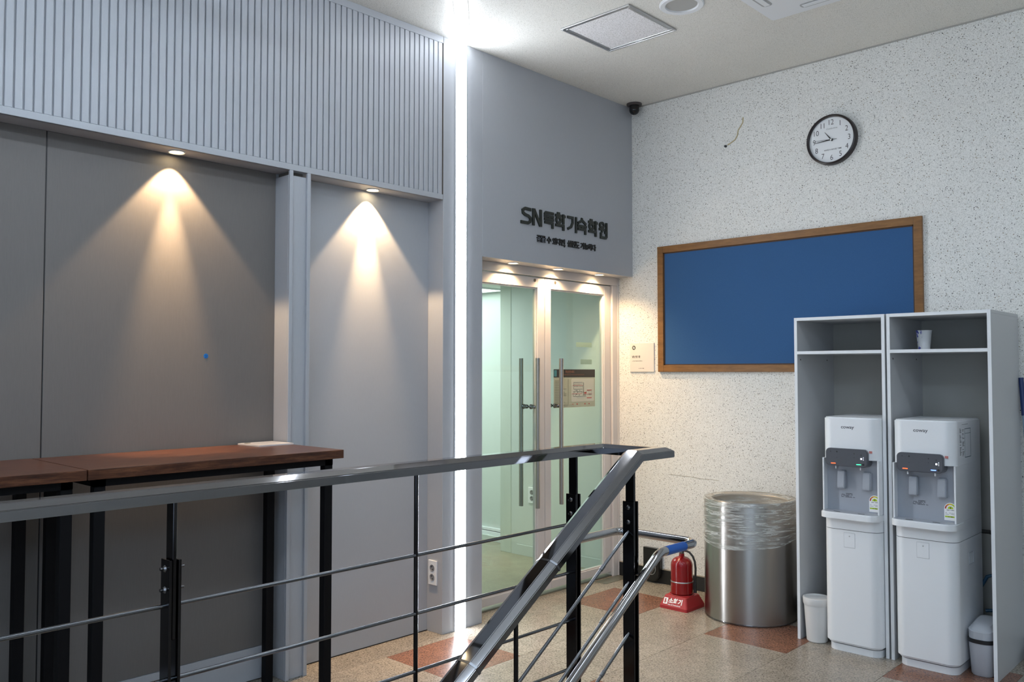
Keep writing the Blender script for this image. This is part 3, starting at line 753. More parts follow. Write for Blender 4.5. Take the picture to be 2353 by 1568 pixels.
# ------------------------------------------------------------------ blue notice board
o = thing('notice_board', (0, -1.13, 1.95), 'large empty blue felt notice board with brown wooden frame', 'notice board')
y0, y1, z0, z1, w = -0.230, -2.033, 1.500, 2.398, 0.047
b = nb(); box(b, -0.010, 0.0, y0 - w, y1 + w, z0 + w, z1 - w); obj('felt_panel', b, 'blue_felt', o)
for a in ((y0, y0 - w, z0, z1), (y1 + w, y1, z0, z1), (y0 - w, y1 + w, z1 - w, z1), (y0 - w, y1 + w, z0, z0 + w)):
    b = nb(); box(b, -0.022, 0.0, a[0], a[1], a[2], a[3], 0.003, 2); obj('frame_rail', b, 'oak', o)
b = nb()
for a in ((y0 - w, y0 - w - 0.008, z0 + w, z1 - w), (y1 + w + 0.008, y1 + w, z0 + w, z1 - w), (y0 - w, y1 + w, z1 - w - 0.008, z1 - w), (y0 - w, y1 + w, z0 + w, z0 + w + 0.008)):
    box(b, -0.0125, -0.009, a[0], a[1], a[2], a[3])
obj('inner_lip', b, mat('dark_lip', (0.07, 0.03, 0.012), 0.6), o)

# ------------------------------------------------------------------ plaque by the door and the matching placard on the table
o = thing('wall_plaque', (0, -0.083, 1.6), 'small off-white plaque with round mark and Korean text beside the door', 'sign')
b = nb(); box(b, -0.008, 0.0, 0.022, -0.188, 1.500, 1.710, 0.0012); obj('board', b, 'plaque', o)
def logo(bm, cy, cz, r):
    lathe(bm, [(r, 0), (r, -0.0006), (0, -0.0006)], (-0.008, cy, cz), 28, 'X')
b = nb(); logo(b, -0.013, 1.677, 0.0155); lg = obj('round_mark', b, mat('olive_mark', (0.04, 0.045, 0.02), 0.5), o)
b = nb()
for dy, dz in ((-0.0045, 0.0035), (0.0045, 0.005), (-0.005, -0.005), (0.0045, -0.0035)):
    plate_x(b, rrect(-0.013 + dy - 0.0032, -0.013 + dy + 0.0032, 1.677 + dz - 0.0032, 1.677 + dz + 0.0032, 0.0015, 3), -0.0092, -0.0086)
obj('mark_petals', b, 'print_white', lg)
b = place(text_bm('냉난방 중', 0.02, 0.0005), (-0.0084, 0.003, 1.602), 'x', (0.072, 0.018)); obj('text', b, mat('brown_ink', (0.05, 0.045, 0.03), 0.6), o)
b = nb(); marks(b, 'x', (-0.0081, 0.003, 1.578), 0.094, 0.0045, 26, 4); obj('small_text', b, bpy.data.materials['brown_ink'], o)
b = nb(); marks(b, 'x', (-0.0081, -0.055, 1.524), 0.047, 0.005, 10, 9, 0.2); obj('footer_text', b, bpy.data.materials['brown_ink'], o)

TZ = 1.15
o = thing('placard', (-3.0, 0.02, TZ), 'thin off-white placard lying flat on the end of the right bar table', 'sign')
b = nb(); q = [(-3.098, 0.105), (-3.088, -0.075), (-2.902, -0.070), (-2.912, 0.110)]; prism(b, q, TZ + 0.0005, TZ + 0.0075); obj('board', b, 'placard', o)
b = nb(); lathe(b, [(0.0155, 0), (0.0155, 0.0006), (0, 0.0006)], (-3.066, 0.073, TZ + 0.0075), 24, 'Z'); obj('round_mark', b, bpy.data.materials['olive_mark'], o)

b = nb(); lathe(b, [(0.0115, 0), (0.0115, -0.0006), (0, -0.0006)], (-3.253, 0.130, 1.575), 24, 'Y')
st_ = tag(obj('round_sticker', b, mat('blue_sticker', (0.01, 0.16, 0.50), 0.4), at=(-3.253, 0.130, 1.575)), 'tiny round blue sticker on the grey niche panel', 'sticker')
b = nb()
for dx, dz in ((-0.0035, 0.003), (0.004, 0.001), (-0.001, -0.005)): box(b, -3.253 + dx - 0.0022, -3.253 + dx + 0.0022, 0.1286, 0.1293, 1.575 + dz - 0.0012, 1.575 + dz + 0.0012)
obj('print', b, mat('navy_print', (0.005, 0.03, 0.12), 0.4), st_)

# ------------------------------------------------------------------ sockets
def socket(name, plane, a, label):
    """double round-pin socket"""
    if plane == 'side':      # on the pillar reveal facing -X at x=-1.876
        x, y0, y1, z0, z1 = a
        o = thing(name, (x, (y0 + y1) / 2, z0), label, 'power socket')
        b = nb(); box(b, x - 0.010, x, y0, y1, z0, z1, 0.002); obj('plate', b, 'white', o)
        cy = (y0 + y1) / 2; h = z1 - z0
        for cz in (z0 + h * 0.31, z0 + h * 0.69):
            b = nb(); lathe(b, [(0.0195, 0), (0.0195, -0.002), (0.0175, -0.002), (0.0165, 0.0), (0.0, 0.0)], (x - 0.0102, cy, cz), 24, 'X'); s = obj('outlet_well', b, mat('socket_well', (0.25, 0.25, 0.26), 0.5), o)
            b = nb(); 
            for dd in (-0.0085, 0.0085): cyl(b, (x - 0.0125, cy + dd * 0.6, cz + dd * 0.8), (x - 0.0103, cy + dd * 0.6, cz + dd * 0.8), 0.003, 10)
            obj('pin_hole', b, 'dark', s)
    return o
socket('power_socket', 'side', (-1.876, 0.040, 0.112, 0.272, 0.412), 'white double power socket on the pillar side behind the railing')
socket('power_socket', 'side', (0.0, 0.955, 1.04, 0.435, 0.562), 'white double power socket on corridor wall seen between the door handles')

# ------------------------------------------------------------------ bar tables
def bar_table(x0, x1, label):
    y0, y1 = -0.475, 0.118; zt, zb = TZ, TZ - 0.038
    o = thing('bar_table', ((x0 + x1) / 2, (y0 + y1) / 2, 0), label, 'table', 'bar tables along the niche')
    b = nb(); box(b, x0, x1, y0, y1, zb, zt, 0.0025, 2); obj('tabletop', b, 'wood', o)
    i = 0.035; w = 0.04
    b = nb(); box(b, x0 + i, x1 - i, y0 + i, y0 + i + w, zb - 0.030, zb); box(b, x0 + i, x1 - i, y1 - i - w, y1 - i, zb - 0.030, zb)
    box(b, x0 + i, x0 + i + w, y0 + i, y1 - i, zb - 0.030, zb); box(b, x1 - i - w, x1 - i, y0 + i, y1 - i, zb - 0.030, zb)
    obj('frame_rail', b, 'black_metal', o)
    for lx in (x0 + i, x1 - i - w):
        for ly in (y0 + i, y1 - i - w):
            b = nb(); box(b, lx, lx + w, ly, ly + w, 0.0, zb - 0.030, 0.002); obj('leg', b, 'black_metal', o)
    return o
bar_table(-3.997, -2.898, 'dark wood bar table at the right end by the white pillar')
bar_table(-5.100, -4.001, 'dark wood bar table at the left edge of the picture')
# ------------------------------------------------------------------ railing
rl = thing('stair_railing', (-2.5, -1.6, 0), 'polished steel stair railing with black posts and thin rods', 'railing')
YA, YB, XC = -1.470, -1.755, -2.30
prof = [(-0.046, -0.040), (0.046, -0.040), (0.046, -0.014), (0.022, 0.0), (-0.022, 0.0), (-0.046, -0.014)]
def sweep(bm, path, prof):
    P = [Vector(p) for p in path]; prev = None
    for i, p in enumerate(P):
        d0 = (P[i] - P[i - 1]).normalized() if i else (P[1] - P[0]).normalized()
        d1 = (P[i + 1] - P[i]).normalized() if i < len(P) - 1 else d0
        s = d0.cross(Vector((0, 0, 1))).normalized(); u = s.cross(d0).normalized(); nrm = (d0 + d1).normalized()
        rg = []
        for a, c in prof:
            q = p + s * a + u * c; t = (p - q).dot(nrm) / d0.dot(nrm); rg.append(bm.verts.new(q + d0 * t))
        if prev: bridge(bm, prev, rg, False)
        else: bm.faces.new(rg[::-1])
        prev = rg
    bm.faces.new(prev); bmesh.ops.recalc_face_normals(bm, faces=bm.faces)
    bmesh.ops.bevel(bm, geom=[e for e in bm.edges if e.is_manifold and e.calc_face_angle(0) > 0.3], offset=0.0022, segments=2, affect='EDGES', clamp_overlap=True)
SL_ = 0.665
b = nb(); sweep(b, [(-6.6, YA, 1.2), (XC, YA, 1.2), (XC, YB, 1.2), (-2.48, YB, 1.2), (-4.6, YB, 1.2 - (4.6 - 2.48) * SL_)], prof); hr = obj('handrail', b, 'chrome', rl, sharp=8)
# weld seams
for (x, z) in ((-2.985, 1.2 - 0.505 * SL_), (-3.36, 1.2 - 0.88 * SL_)):
    b = nb(); d = Vector((-1, 0, -SL_)).normalized(); s = Vector((0, 1, 0)); u = Vector((-SL_, 0, 1)).normalized(); rings = []
    for t in (-0.004, 0.004):
        rings.append([b.verts.new(Vector((x, YB, z)) + d * t + s * a * 1.02 + u * (c * 1.03 + 0.0007)) for a, c in prof])
    bridge(b, rings[0], rings[1], False); b.faces.new(rings[0][::-1]); b.faces.new(rings[1]); bmesh.ops.recalc_face_normals(b, faces=b.faces); obj('weld_seam', b, 'rod', hr)
def post(x, y, ztop, zbot, foot):
    b = nb(); box(b, x - 0.0055, x + 0.0055, y - 0.020, y + 0.020, 0.80, ztop, 0.0015); o = obj('post', b, 'chrome_dark', rl)
    for dx in (-0.0125, 0.0125):
        bb = nb(); box(bb, x + dx - 0.004, x + dx + 0.004, y - 0.025, y + 0.025, zbot, 1.008, 0.0015, 2); obj('post_flat', bb, 'chrome_dark', o)
    for zz in (0.985, 0.930):
        bb = nb(); cyl(bb, (x - 0.030, y, zz), (x + 0.034, y, zz), 0.0045, 12)
        lathe(bb, [(0.0, -0.0065), (0.006, -0.0055), (0.0095, -0.001), (0.0095, 0.0)], (x - 0.0165, y, zz), 18, 'X'); lathe(bb, [(0.0, 0.0065), (0.006, 0.0055), (0.0095, 0.001), (0.0095, 0.0)], (x + 0.0165, y, zz), 18, 'X')
        obj('bolt', bb, 'chrome', o)
    bb = nb(); box(bb, x - 0.04, x + 0.04, y - 0.045, y + 0.045, foot, foot + 0.006, 0.001); obj('foot_plate', bb, 'chrome', o)
for x in (-2.487, -4.152, -5.82): post(x, YA, 1.165, 0.0, 0.0)
post(-2.492, YB, 1.16, 0.0, 0.0)
RZ = (0.888, 0.695, 0.505, 0.315, 0.125)
for z in RZ:
    b = nb(); cyl(b, (-6.5, YA, z), (-2.455, YA, z), 0.0062, 12); obj('rod', b, 'rod', rl)
for z in (0.914, 0.722, 0.532, 0.345, 0.155):
    b = nb(); x1 = -4.45; cyl(b, (-2.475, YB, z), (x1, YB, z - (-2.475 - x1) * SL_), 0.0062, 12)
    p = Vector((-2.66, YB, z - 0.185 * SL_)); cyl(b, p, p + Vector((-0.02, 0, -0.02 * SL_)), 0.0078, 12); obj('rod', b, 'rod', rl)
for x in (-3.314, -4.98):
    b = nb(); cyl(b, (x, YA, 0.0), (x, YA, 1.163), 0.0075, 12); obj('baluster', b, 'chrome_dark', rl)
for x, zf in ((-3.13, -0.36), (-3.85, -0.72)):
    b = nb(); cyl(b, (x, YB, zf), (x, YB, 1.2 - (-2.48 - x) * SL_ - 0.035), 0.0080, 12); obj('baluster', b, 'chrome_dark', rl)
# lower round grab rail wrapping the end of the balustrade
def arc(c, r, a0, a1, n, z):
    return [(c[0] + r * cos(a0 + (a1 - a0) * i / n), c[1] + r * sin(a0 + (a1 - a0) * i / n), z) for i in range(n + 1)]
gz, ya, yb_, xe, rr = 0.805, -1.425, -1.815, -2.115, 0.05
pts = [(-2.47, ya, gz)] + arc((xe - rr, ya - rr), rr, pi / 2, 0, 8, gz) + arc((xe - rr, yb_ + rr), rr, 0, -pi / 2, 8, gz) + [(-2.30, yb_, gz), (-2.375, yb_, gz), (-2.40, yb_, gz - 0.008), (-2.425, yb_, gz - 0.024), (-4.4, yb_, gz - 0.024 - (4.4 - 2.425) * SL_)]
b = nb(); tube(b, pts, 0.0175, 18); gr = obj('grab_rail', b, mat('bright_tube', (0.45, 0.45, 0.46), 0.09, 1.0), rl)
b = nb(); cyl(b, (-2.345, yb_, gz), (-2.215, yb_, gz), 0.0183, 24); obj('blue_tape', b, 'tape', gr)['label'] = 'blue adhesive band on the grab rail'
for (x, y, y2, z) in ((-2.487, YA, ya, gz), (-2.492, YB, yb_, gz - 0.068)):
    b = nb(); cyl(b, (x, y, z), (x, y2, z), 0.006, 10); obj('grab_bracket', b, 'chrome', rl)

# ------------------------------------------------------------------ storage cabinets
def cabinet(y0, y1, label):
    x0, x1, t, H = -0.54, -0.025, 0.017, 1.807
    o = thing('open_cabinet', (x0, y0, 0), label, 'cabinet', 'white open cabinets around the water dispensers')
    for a in ((y0, y0 - t), (y1 + t, y1)):
        b = nb(); plate_y(b, [(x0, 0.0), (x0 + 0.0, H - t), (x1, H - t), (x1, 0.0)], a[0], a[1]); obj('side_panel', b, 'white_matt', o)
    for z0_, z1_, n in ((H - t, H, 'top_panel'), (1.600, 1.617, 'shelf')):
        b = nb(); box(b, x0 if n == 'top_panel' else x0 + 0.001, x1, (y0 if n == 'top_panel' else y0 - t - 0.0005), (y1 if n == 'top_panel' else y1 + t + 0.0005), z0_ + 0.0003, z1_, 0.0006); obj(n, b, 'white_matt', o)
    for e in ((y0 - t, y0, 0.0, H), (y1, y1 + t, 0.0, H), (y1 + t, y0 - t, H - t, H), (y1 + t, y0 - t, 1.600, 1.617)):
        b = nb(); box(b, x0 - 0.0012, x0 - 0.0001, e[0] + 0.0002, e[1] - 0.0002, e[2], e[3]); obj('lit_edge', b, 'white', o)  # added white strips, brightness of the lit front edges put into colour
    b = nb(); box(b, -0.045, -0.037, y0 - t, y1 + t, 0.10, H - t); obj('back_panel', b, M['shaded_back'], o)
    b = nb()
    for zz in (1.57,):
        for xx in (-0.50, -0.14): cyl(b, (xx, y0 - t - 0.002, zz), (xx, y0 - t, zz), 0.004, 10)
    obj('cam_bolt', b, mat('cam_bolt', (0.1, 0.08, 0.07), 0.5), o)
    return o
cabinet(-1.500, -2.002, 'tall white open cabinet unit on the left, standing next to the steel bin')
cabinet(-2.012, -2.510, 'tall white open cabinet unit on the right, with a paper cup on its shelf')

# cup on the shelf
o = thing('paper_cup', (-0.36, -2.142, 1.6175), 'white paper cup with blue flower print on the right cabinet shelf', 'cup')
b = nb(); lathe(b, [(0.0, 0.003), (0.027, 0.003), (0.027, 0.0), (0.029, 0.0), (0.0385, 0.100), (0.0402, 0.101), (0.0402, 0.104), (0.0375, 0.104), (0.028, 0.006)], (-0.36, -2.142, 1.6175), 36); obj('body', b, 'cup', o)

# ------------------------------------------------------------------ water dispensers (built in local coordinates, front towards -X)
def dispenser(loc, label, led, dark_side=True):
    W = 0.302; D = 0.43
    o = thing('water_dispenser', loc, label, 'water dispenser', 'water dispensers in the cabinets')
    def L(name, bm, m, parent=None): return obj(name, bm, m, parent or o, local=True)
    b = nb(); prism(b, round_front(0.022, D - 0.01, -W + 0.012, -0.012, 0.05), 0.0, 0.036); L('base', b, 'white')
    b = nb(); prism(b, round_front(0.045, D - 0.02, -W + 0.02, -0.02, 0.04), 0.036, 0.046); L('base_gap', b, 'dark')
    b = nb(); prism(b, round_front(0.0, D, -W, 0.0, 0.055, 10), 0.044, 0.652, True)
    bmesh.ops.bevel(b, geom=[e for e in b.edges if all(abs(v.co.z - 0.044) < 1e-4 for v in e.verts)], offset=0.010, segments=3, affect='EDGES')
    body = L('lower_body', b, 'white')
    b = nb(); prism(b, round_front(0.003, D, -W + 0.003, -0.003, 0.052, 10), 0.652, 0.655, True); L('seam', b, mat('seam_grey', (0.12, 0.12, 0.12), 0.5))
    b = nb(); prism(b, round_front(0.001, D, -W, 0.0, 0.055, 10), 0.655, 0.716, True); L('upper_collar', b, 'white')
    b = nb(); box(b, 0.105, D, -W, 0.0, 0.715, 0.7485); L('spine', b, 'white')
    b = nb(); box(b, -0.0005, 0.001, -0.175, -0.115, 0.560, 0.640, 0.0004); cv = L('service_cover', b, mat('cover_edge', (0.50, 0.51, 0.53), 0.4), body)
    b = nb(); box(b, -0.0012, 0.0, -0.1735, -0.1165, 0.5625, 0.6385, 0.0004); L('cover_face', b, 'white', body)
    b = nb(); cyl(b, (-0.002, -0.146, 0.622), (0.0, -0.146, 0.622), 0.0035, 12); L('screw', b, 'alu', body)
    # drip tray
    b = nb(); prism(b, round_front(-0.045, 0.11, -W - 0.004, 0.004, 0.05, 10), 0.716, 0.748, True)
    bmesh.ops.bevel(b, geom=[e for e in b.edges if all(abs(v.co.z - 0.748) < 1e-4 for v in e.verts)], offset=0.004, segments=2, affect='EDGES'); tr = L('drip_tray', b, 'white')
    b = nb(); prism(b, round_front(-0.036, 0.09, -W + 0.006, -0.006, 0.044, 10), 0.748, 0.7495, True); L('tray_grid', b, 'grey_plastic', tr)
    b = nb()
    for yc in (-0.085, -0.215):
        prism(b, rrect(-0.018, -0.008, yc - 0.018, yc + 0.018, 0.0045), 0.7493, 0.7502)
    L('drain_slot', b, 'dark', tr)
    # alcove
    b = nb(); box(b, 0.050, D, -W + 0.001, -0.001, 0.7485, 1.032); al = L('alcove', b, 'grey_plastic')
    b = nb(); box(b, 0.006, D, -0.0085, 0.0, 0.7485, 1.032, 0.001); L('alcove_cheek', b, 'white')
    b = nb(); box(b, 0.006, D, -W, -W + 0.0085, 0.7485, 1.032, 0.001); L('alcove_cheek', b, 'white')
    for yc in (-0.096, -0.232):
        b = nb(); vs = [(0.048, 0.868), (0.048, 0.968), (0.020, 0.964), (0.012, 0.872)]
        a_ = [b.verts.new((x, yc - 0.021, z)) for x, z in vs]; c_ = [b.verts.new((x, yc + 0.021, z)) for x, z in vs]
        bridge(b, a_, c_, False); b.faces.new(a_[::-1]); b.faces.new(c_); bmesh.ops.recalc_face_normals(b, faces=b.faces)
        bmesh.ops.bevel(b, geom=list(b.edges), offset=0.004, segments=2, affect='EDGES'); L('lever', b, 'grey_plastic')
    # head
    b = nb(); prism(b, round_front(0.0, D, -W, 0.0, 0.055, 10), 1.032, 1.255, True)
    bmesh.ops.bevel(b, geom=[e for e in b.edges if all(abs(v.co.z - 1.255) < 1e-4 for v in e.verts)], offset=0.006, segments=3, affect='EDGES'); hd = L('head', b, 'white')
    b = nb(); box(b, 0.12, 0.22, -W - 0.0004, -W + 0.001, 1.233, 1.2345); L('lid_line', b, 'dark', hd)
    b = nb(); plate_x(b, rrect(-0.254, -0.030, 0.994, 1.089, 0.022), -0.020, 0.045)
    bmesh.ops.bevel(b, geom=[e for e in b.edges if all(abs(v.co.x + 0.020) < 1e-4 for v in e.verts)], offset=0.003, segments=2, affect='EDGES'); cp = L('control_panel', b, 'panel_grey')
    b = nb(); plate_x(b, rrect(-0.252, -0.032, 0.9945, 1.087, 0.021), -0.0145, -0.0125); 
    b.free()
    for nm, y, z, w_, h_, mm in (('hot_indicator', -0.072, 1.008, 0.024, 0.0035, 'ind_red'), ('cold_indicator', -0.208, 1.009, 0.024, 0.0035, led), ('volume_indicator', -0.222, 1.040, 0.008, 0.008, 'ind_white')):
        b = nb(); box(b, -0.0212, -0.019, y - w_ / 2, y + w_ / 2, z - h_ / 2, z + h_ / 2); L(nm, b, mm, cp)
    b = nb()
    for z in (1.033, 1.040, 1.047): box(b, -0.0208, -0.019, -0.2345, -0.2315, z, z + 0.002)
    L('level_dots', b, 'ind_white', cp)
    b = nb()
    for y, z, s in ((-0.058, 1.071, 0.005), (-0.092, 1.071, 0.008), (-0.092, 1.040, 0.004), (-0.185, 1.065, 0.006), (-0.222, 1.060, 0.006), (-0.185, 1.045, 0.004), (-0.232, 1.010, 0.011)):
        lathe(b, [(s / 2, 0.0), (s / 2, -0.0006), (0, -0.0006)], (-0.0203, y, z), 12, 'X')
    L('touch_mark', b, mat('panel_print', (0.02, 0.02, 0.025), 0.4), cp)
    for y in (-0.080, -0.212):
        b = nb(); cyl(b, (-0.006, y, 0.979), (-0.006, y, 0.996), 0.0035, 12); L('spout', b, 'white', cp)
    b = place(text_bm('coway', 0.024, 0.0004), (-0.0004, -0.108, 1.190), 'x', (0.070, 0.0175)); L('maker_mark', b, mat('mark_grey', (0.10, 0.10, 0.11), 0.4), hd)
    # little ribbon tag at the panel corner
    b = nb(); box(b, -0.0016, 0.0, -0.272, -0.256, 1.070, 1.082); L('corner_tag', b, mat('pink_tag', (0.60, 0.22, 0.20), 0.4), hd)
    # warning print
    b = nb()
    X = 0.0498
    for i, (y, w_) in enumerate(((-0.110, 0.035), (-0.082, 0.065), (-0.084, 0.055), (-0.084, 0.075))): marks(b, 'x', (X, y, 0.840 - i * 0.0062), w_, 0.0040, 14, i)
    L('warning_print', b, 'ink', al)
    # energy label: white arched sticker with coloured gauge
    yc, zb_, hw = -0.263, 0.757, 0.0295
    arch = [(yc - hw, zb_), (yc + hw, zb_)] + [(yc + hw * cos(pi * i / 14), 0.815 + 0.030 * sin(pi * i / 14)) for i in range(15)]
    b = nb(); plate_x(b, arch, X - 0.0005, X); lb = L('energy_label', b, 'print_white', al)
    def gauge(a0, a1, r0, r1, mm):
        b = nb(); n = 5; pi_ = [(yc + r1 * cos(radians(a0 + (a1 - a0) * i / n)), 0.8145 + r1 * sin(radians(a0 + (a1 - a0) * i / n))) for i in range(n + 1)]
        pi_ += [(yc + r0 * cos(radians(a1 - (a1 - a0) * i / n)), 0.8145 + r0 * sin(radians(a1 - (a1 - a0) * i / n))) for i in range(n + 1)]
        plate_x(b, pi_, X - 0.0009, X - 0.0005); L('gauge_segment', b, mm, al)
    gauge(145, 180, 0.020, 0.0265, 'green_p'); gauge(110, 145, 0.020, 0.0265, 'lime'); gauge(70, 110, 0.020, 0.0265, 'yellow_p'); gauge(35, 70, 0.020, 0.0265, 'orange_p'); gauge(0, 35, 0.020, 0.0265, 'redprint')
    gauge(0, 180, 0.0005, 0.0135, 'lime')
    b = nb(); box(b, X - 0.0009, X - 0.0005, yc - 0.026, yc + 0.026, 0.772, 0.779); L('label_bar', b, 'lime', al)
    b = place(text_bm('2', 0.013, 0.0004, 0, 'CENTER'), (X - 0.0011, yc, 0.8155), 'x')
    t2 = bpy.data.meshes.new('t'); q = nb(); marks(q, 'x', (X - 0.0006, yc + 0.021, 0.8065), 0.042, 0.004, 12, 1); marks(q, 'x', (X - 0.0006, yc + 0.024, 0.793), 0.048, 0.003, 8, 2, 0.5); marks(q, 'x', (X - 0.0006, yc + 0.024, 0.786), 0.048, 0.003, 8, 3, 0.5)
    marks(q, 'x', (X - 0.001, yc + 0.012, 0.7735), 0.024, 0.004, 6, 4); q.to_mesh(t2); q.free(); b.from_mesh(t2); L('label_print', b, 'ink', al)
    # side labels (face -Y)
    ys_ = -W - 0.0004
    b = nb()
    for a in ((0.165, 0.168, 1.065, 1.212), (0.262, 0.265, 1.065, 1.212), (0.165, 0.265, 1.209, 1.212), (0.165, 0.265, 1.065, 1.068), (0.165, 0.265, 1.186, 1.188)): box(b, a[0], a[1], ys_, -W + 0.001, a[2], a[3])
    L('frame_label', b, 'teal', hd)
    b = nb(); rnd = random.Random(2)
    for i in range(24):
        for xx in (0.082, 0.125):
            if rnd.random() < 0.8: box(b, xx, xx + rnd.uniform(0.012, 0.032), ys_, -W + 0.001, 1.218 - i * 0.0062, 1.221 - i * 0.0062)
    L('side_print', b, mat('side_ink', (0.10, 0.10, 0.10), 0.5), hd)
    b = nb()
    for a in ((0.20, 0.203, 0.520, 0.582), (0.272, 0.275, 0.520, 0.582), (0.20, 0.275, 0.579, 0.582), (0.20, 0.275, 0.520, 0.523)): box(b, a[0], a[1], -W - 0.002, -W + 0.001, a[2], a[3], 0.0006)
    L('grip_recess', b, 'grey_bin', body)
    return o
dispenser((-0.602, -1.680, 0), 'white water dispenser with green cold light, in the left cabinet', 'ind_green')
dispenser((-0.602, -2.052, 0), 'white water dispenser with blue cold light, in the right cabinet', 'ind_blue')

# hoses behind the right dispenser
b = nb(); tube(b, [(-0.155, -2.33, 0.34), (-0.150, -2.37, 0.42), (-0.140, -2.42, 0.44), (-0.130, -2.46, 0.40), (-0.125, -2.475, 0.33), (-0.13, -2.46, 0.27), (-0.14, -2.42, 0.25), (-0.15, -2.36, 0.24)], 0.009, 10)
tag(obj('water_hose', b, 'blue_hose', at=(-0.14, -2.42, 0.34)), 'dark blue hose loop behind the right water dispenser', 'hose')
b = nb(); tube(b, [(-0.155, -2.33, 0.655), (-0.13, -2.38, 0.652), (-0.10, -2.43, 0.63), (-0.07, -2.485, 0.60)], 0.011, 10)
tag(obj('power_cable', b, 'hose', at=(-0.1, -2.42, 0.63)), 'black cable leaving the right dispenser at mid height', 'cable')

# ------------------------------------------------------------------ small bins
o = thing('small_bin', (-0.505, -1.598, 0), 'small round white plastic bin with lid left of the dispensers', 'bin')
c = (-0.505, -1.598, 0)
b = nb(); lathe(b, [(0, 0.0), (0.050, 0.0), (0.056, 0.006), (0.0695, 0.215), (0.0695, 0.218)], c, 40); obj('body', b, 'white_bin', o)
b = nb(); lathe(b, [(0.0715, 0.205), (0.0735, 0.212), (0.0755, 0.238), (0.074, 0.243), (0.066, 0.244), (0.064, 0.236), (0.0, 0.234)], c, 40); obj('lid', b, 'white_bin', o)
o = thing('small_bin', (-0.40, -2.424, 0), 'small grey swing-lid bin with black band, right of the dispensers', 'bin')
def loft(bm, cx_, cy_, secs, n=6):
    prev = None
    for z, rx, ry, rad, tilt in secs:
        pts = rrect(-rx, rx, -ry, ry, rad, n); rg = [bm.verts.new((cx_ + x, cy_ + y, z + tilt * x)) for x, y in pts]
        if prev: bridge(bm, prev, rg)
        else: bm.faces.new(rg[::-1])
        prev = rg
    bm.faces.new(prev); bmesh.ops.recalc_face_normals(bm, faces=bm.faces)
cx0, cy0 = -0.405, -2.424
b = nb(); loft(b, cx0, cy0, [(0.0, 0.090, 0.046, 0.035, 0), (0.008, 0.096, 0.050, 0.038, 0), (0.165, 0.112, 0.058, 0.045, 0)]); obj('body', b, 'grey_bin', o)
b = nb(); loft(b, cx0, cy0, [(0.163, 0.115, 0.0605, 0.047, 0), (0.182, 0.116, 0.061, 0.047, 0)]); obj('band', b, 'dark', o)
b = nb(); loft(b, cx0, cy0, [(0.182, 0.111, 0.057, 0.045, 0), (0.232, 0.113, 0.058, 0.045, 0.12), (0.236, 0.109, 0.055, 0.043, 0.12)]); obj('collar', b, 'grey_bin', o)
b = nb(); loft(b, cx0, cy0, [(0.236, 0.106, 0.053, 0.041, 0.12), (0.252, 0.082, 0.040, 0.030, 0.12), (0.256, 0.05, 0.02, 0.015, 0.12)]); obj('swing_lid', b, 'grey_bin', o)

# ------------------------------------------------------------------ steel bin and its bag
BC = (-0.292, -1.080, 0); BR = 0.276; BH = 0.722
o = thing('steel_bin', BC, 'large cylindrical brushed steel bin against the speckled wall', 'bin')
b = nb(); lathe(b, [(BR - 0.012, 0.0), (BR - 0.004, 0.0), (BR, 0.003), (BR, BH - 0.012), (BR - 0.003, BH - 0.003), (BR - 0.010, BH)], BC, 96); obj('drum', b, 'steel', o)
b = nb(); lathe(b, [(BR - 0.008, BH - 0.001), (BR - 0.045, BH - 0.010), (BR - 0.050, BH - 0.016), (BR - 0.050, 0.60), (0, 0.60)], BC, 96); obj('rim_and_raised_floor', b, mat('bin_rim', (0.42, 0.39, 0.34), 0.45, 0.3), o)  # floor raised and lightened, the lit inside is put into its colour
b = nb(); lathe(b, [(BR + 0.001, 0.004), (BR + 0.002, 0.0075), (BR + 0.001, 0.011), (BR - 0.001, 0.011)], BC, 96); obj('foot_ring', b, 'chrome', o)
rnd = random.Random(11)
b = nb(); N = 120; prev = None
secs = [(BR - 0.055, BH - 0.06), (BR - 0.046, BH - 0.004), (BR - 0.025, BH + 0.001), (BR - 0.004, BH + 0.003), (BR + 0.004, BH - 0.008)] + [(BR + 0.0045, BH - 0.02 - 0.021 * k) for k in range(12)]
ph = [[rnd.uniform(0, 6.28) for _ in range(6)] for _ in secs]
for k, (r, z) in enumerate(secs):
    rg = []
    for i in range(N):
        t = 2 * pi * i / N; am = 0.0035 if k > 4 else 0.001
        rr_ = r + am * (0.5 + 0.5 * sin(3 * t + ph[k][0])) * abs(sin(7 * t + ph[k][1])) + 0.0015 * sin(17 * t + ph[k][2]) * (k > 4)
        zz = z + (0.011 * sin(2 * t + ph[k // 3][3]) + 0.004 * sin(5 * t + ph[k][4])) * (k > 5)
        if k == len(secs) - 1: zz += 0.022 * sin(t + 2.0)
        rg.append(b.verts.new((BC[0] + rr_ * cos(t), BC[1] + rr_ * sin(t), zz)))
    if prev: bridge(b, prev, rg)
    prev = rg
tag(obj('bin_bag', b, 'film', at=(BC[0], BC[1], BH)), 'clear crumpled plastic bag folded over the rim of the steel bin', 'bag')

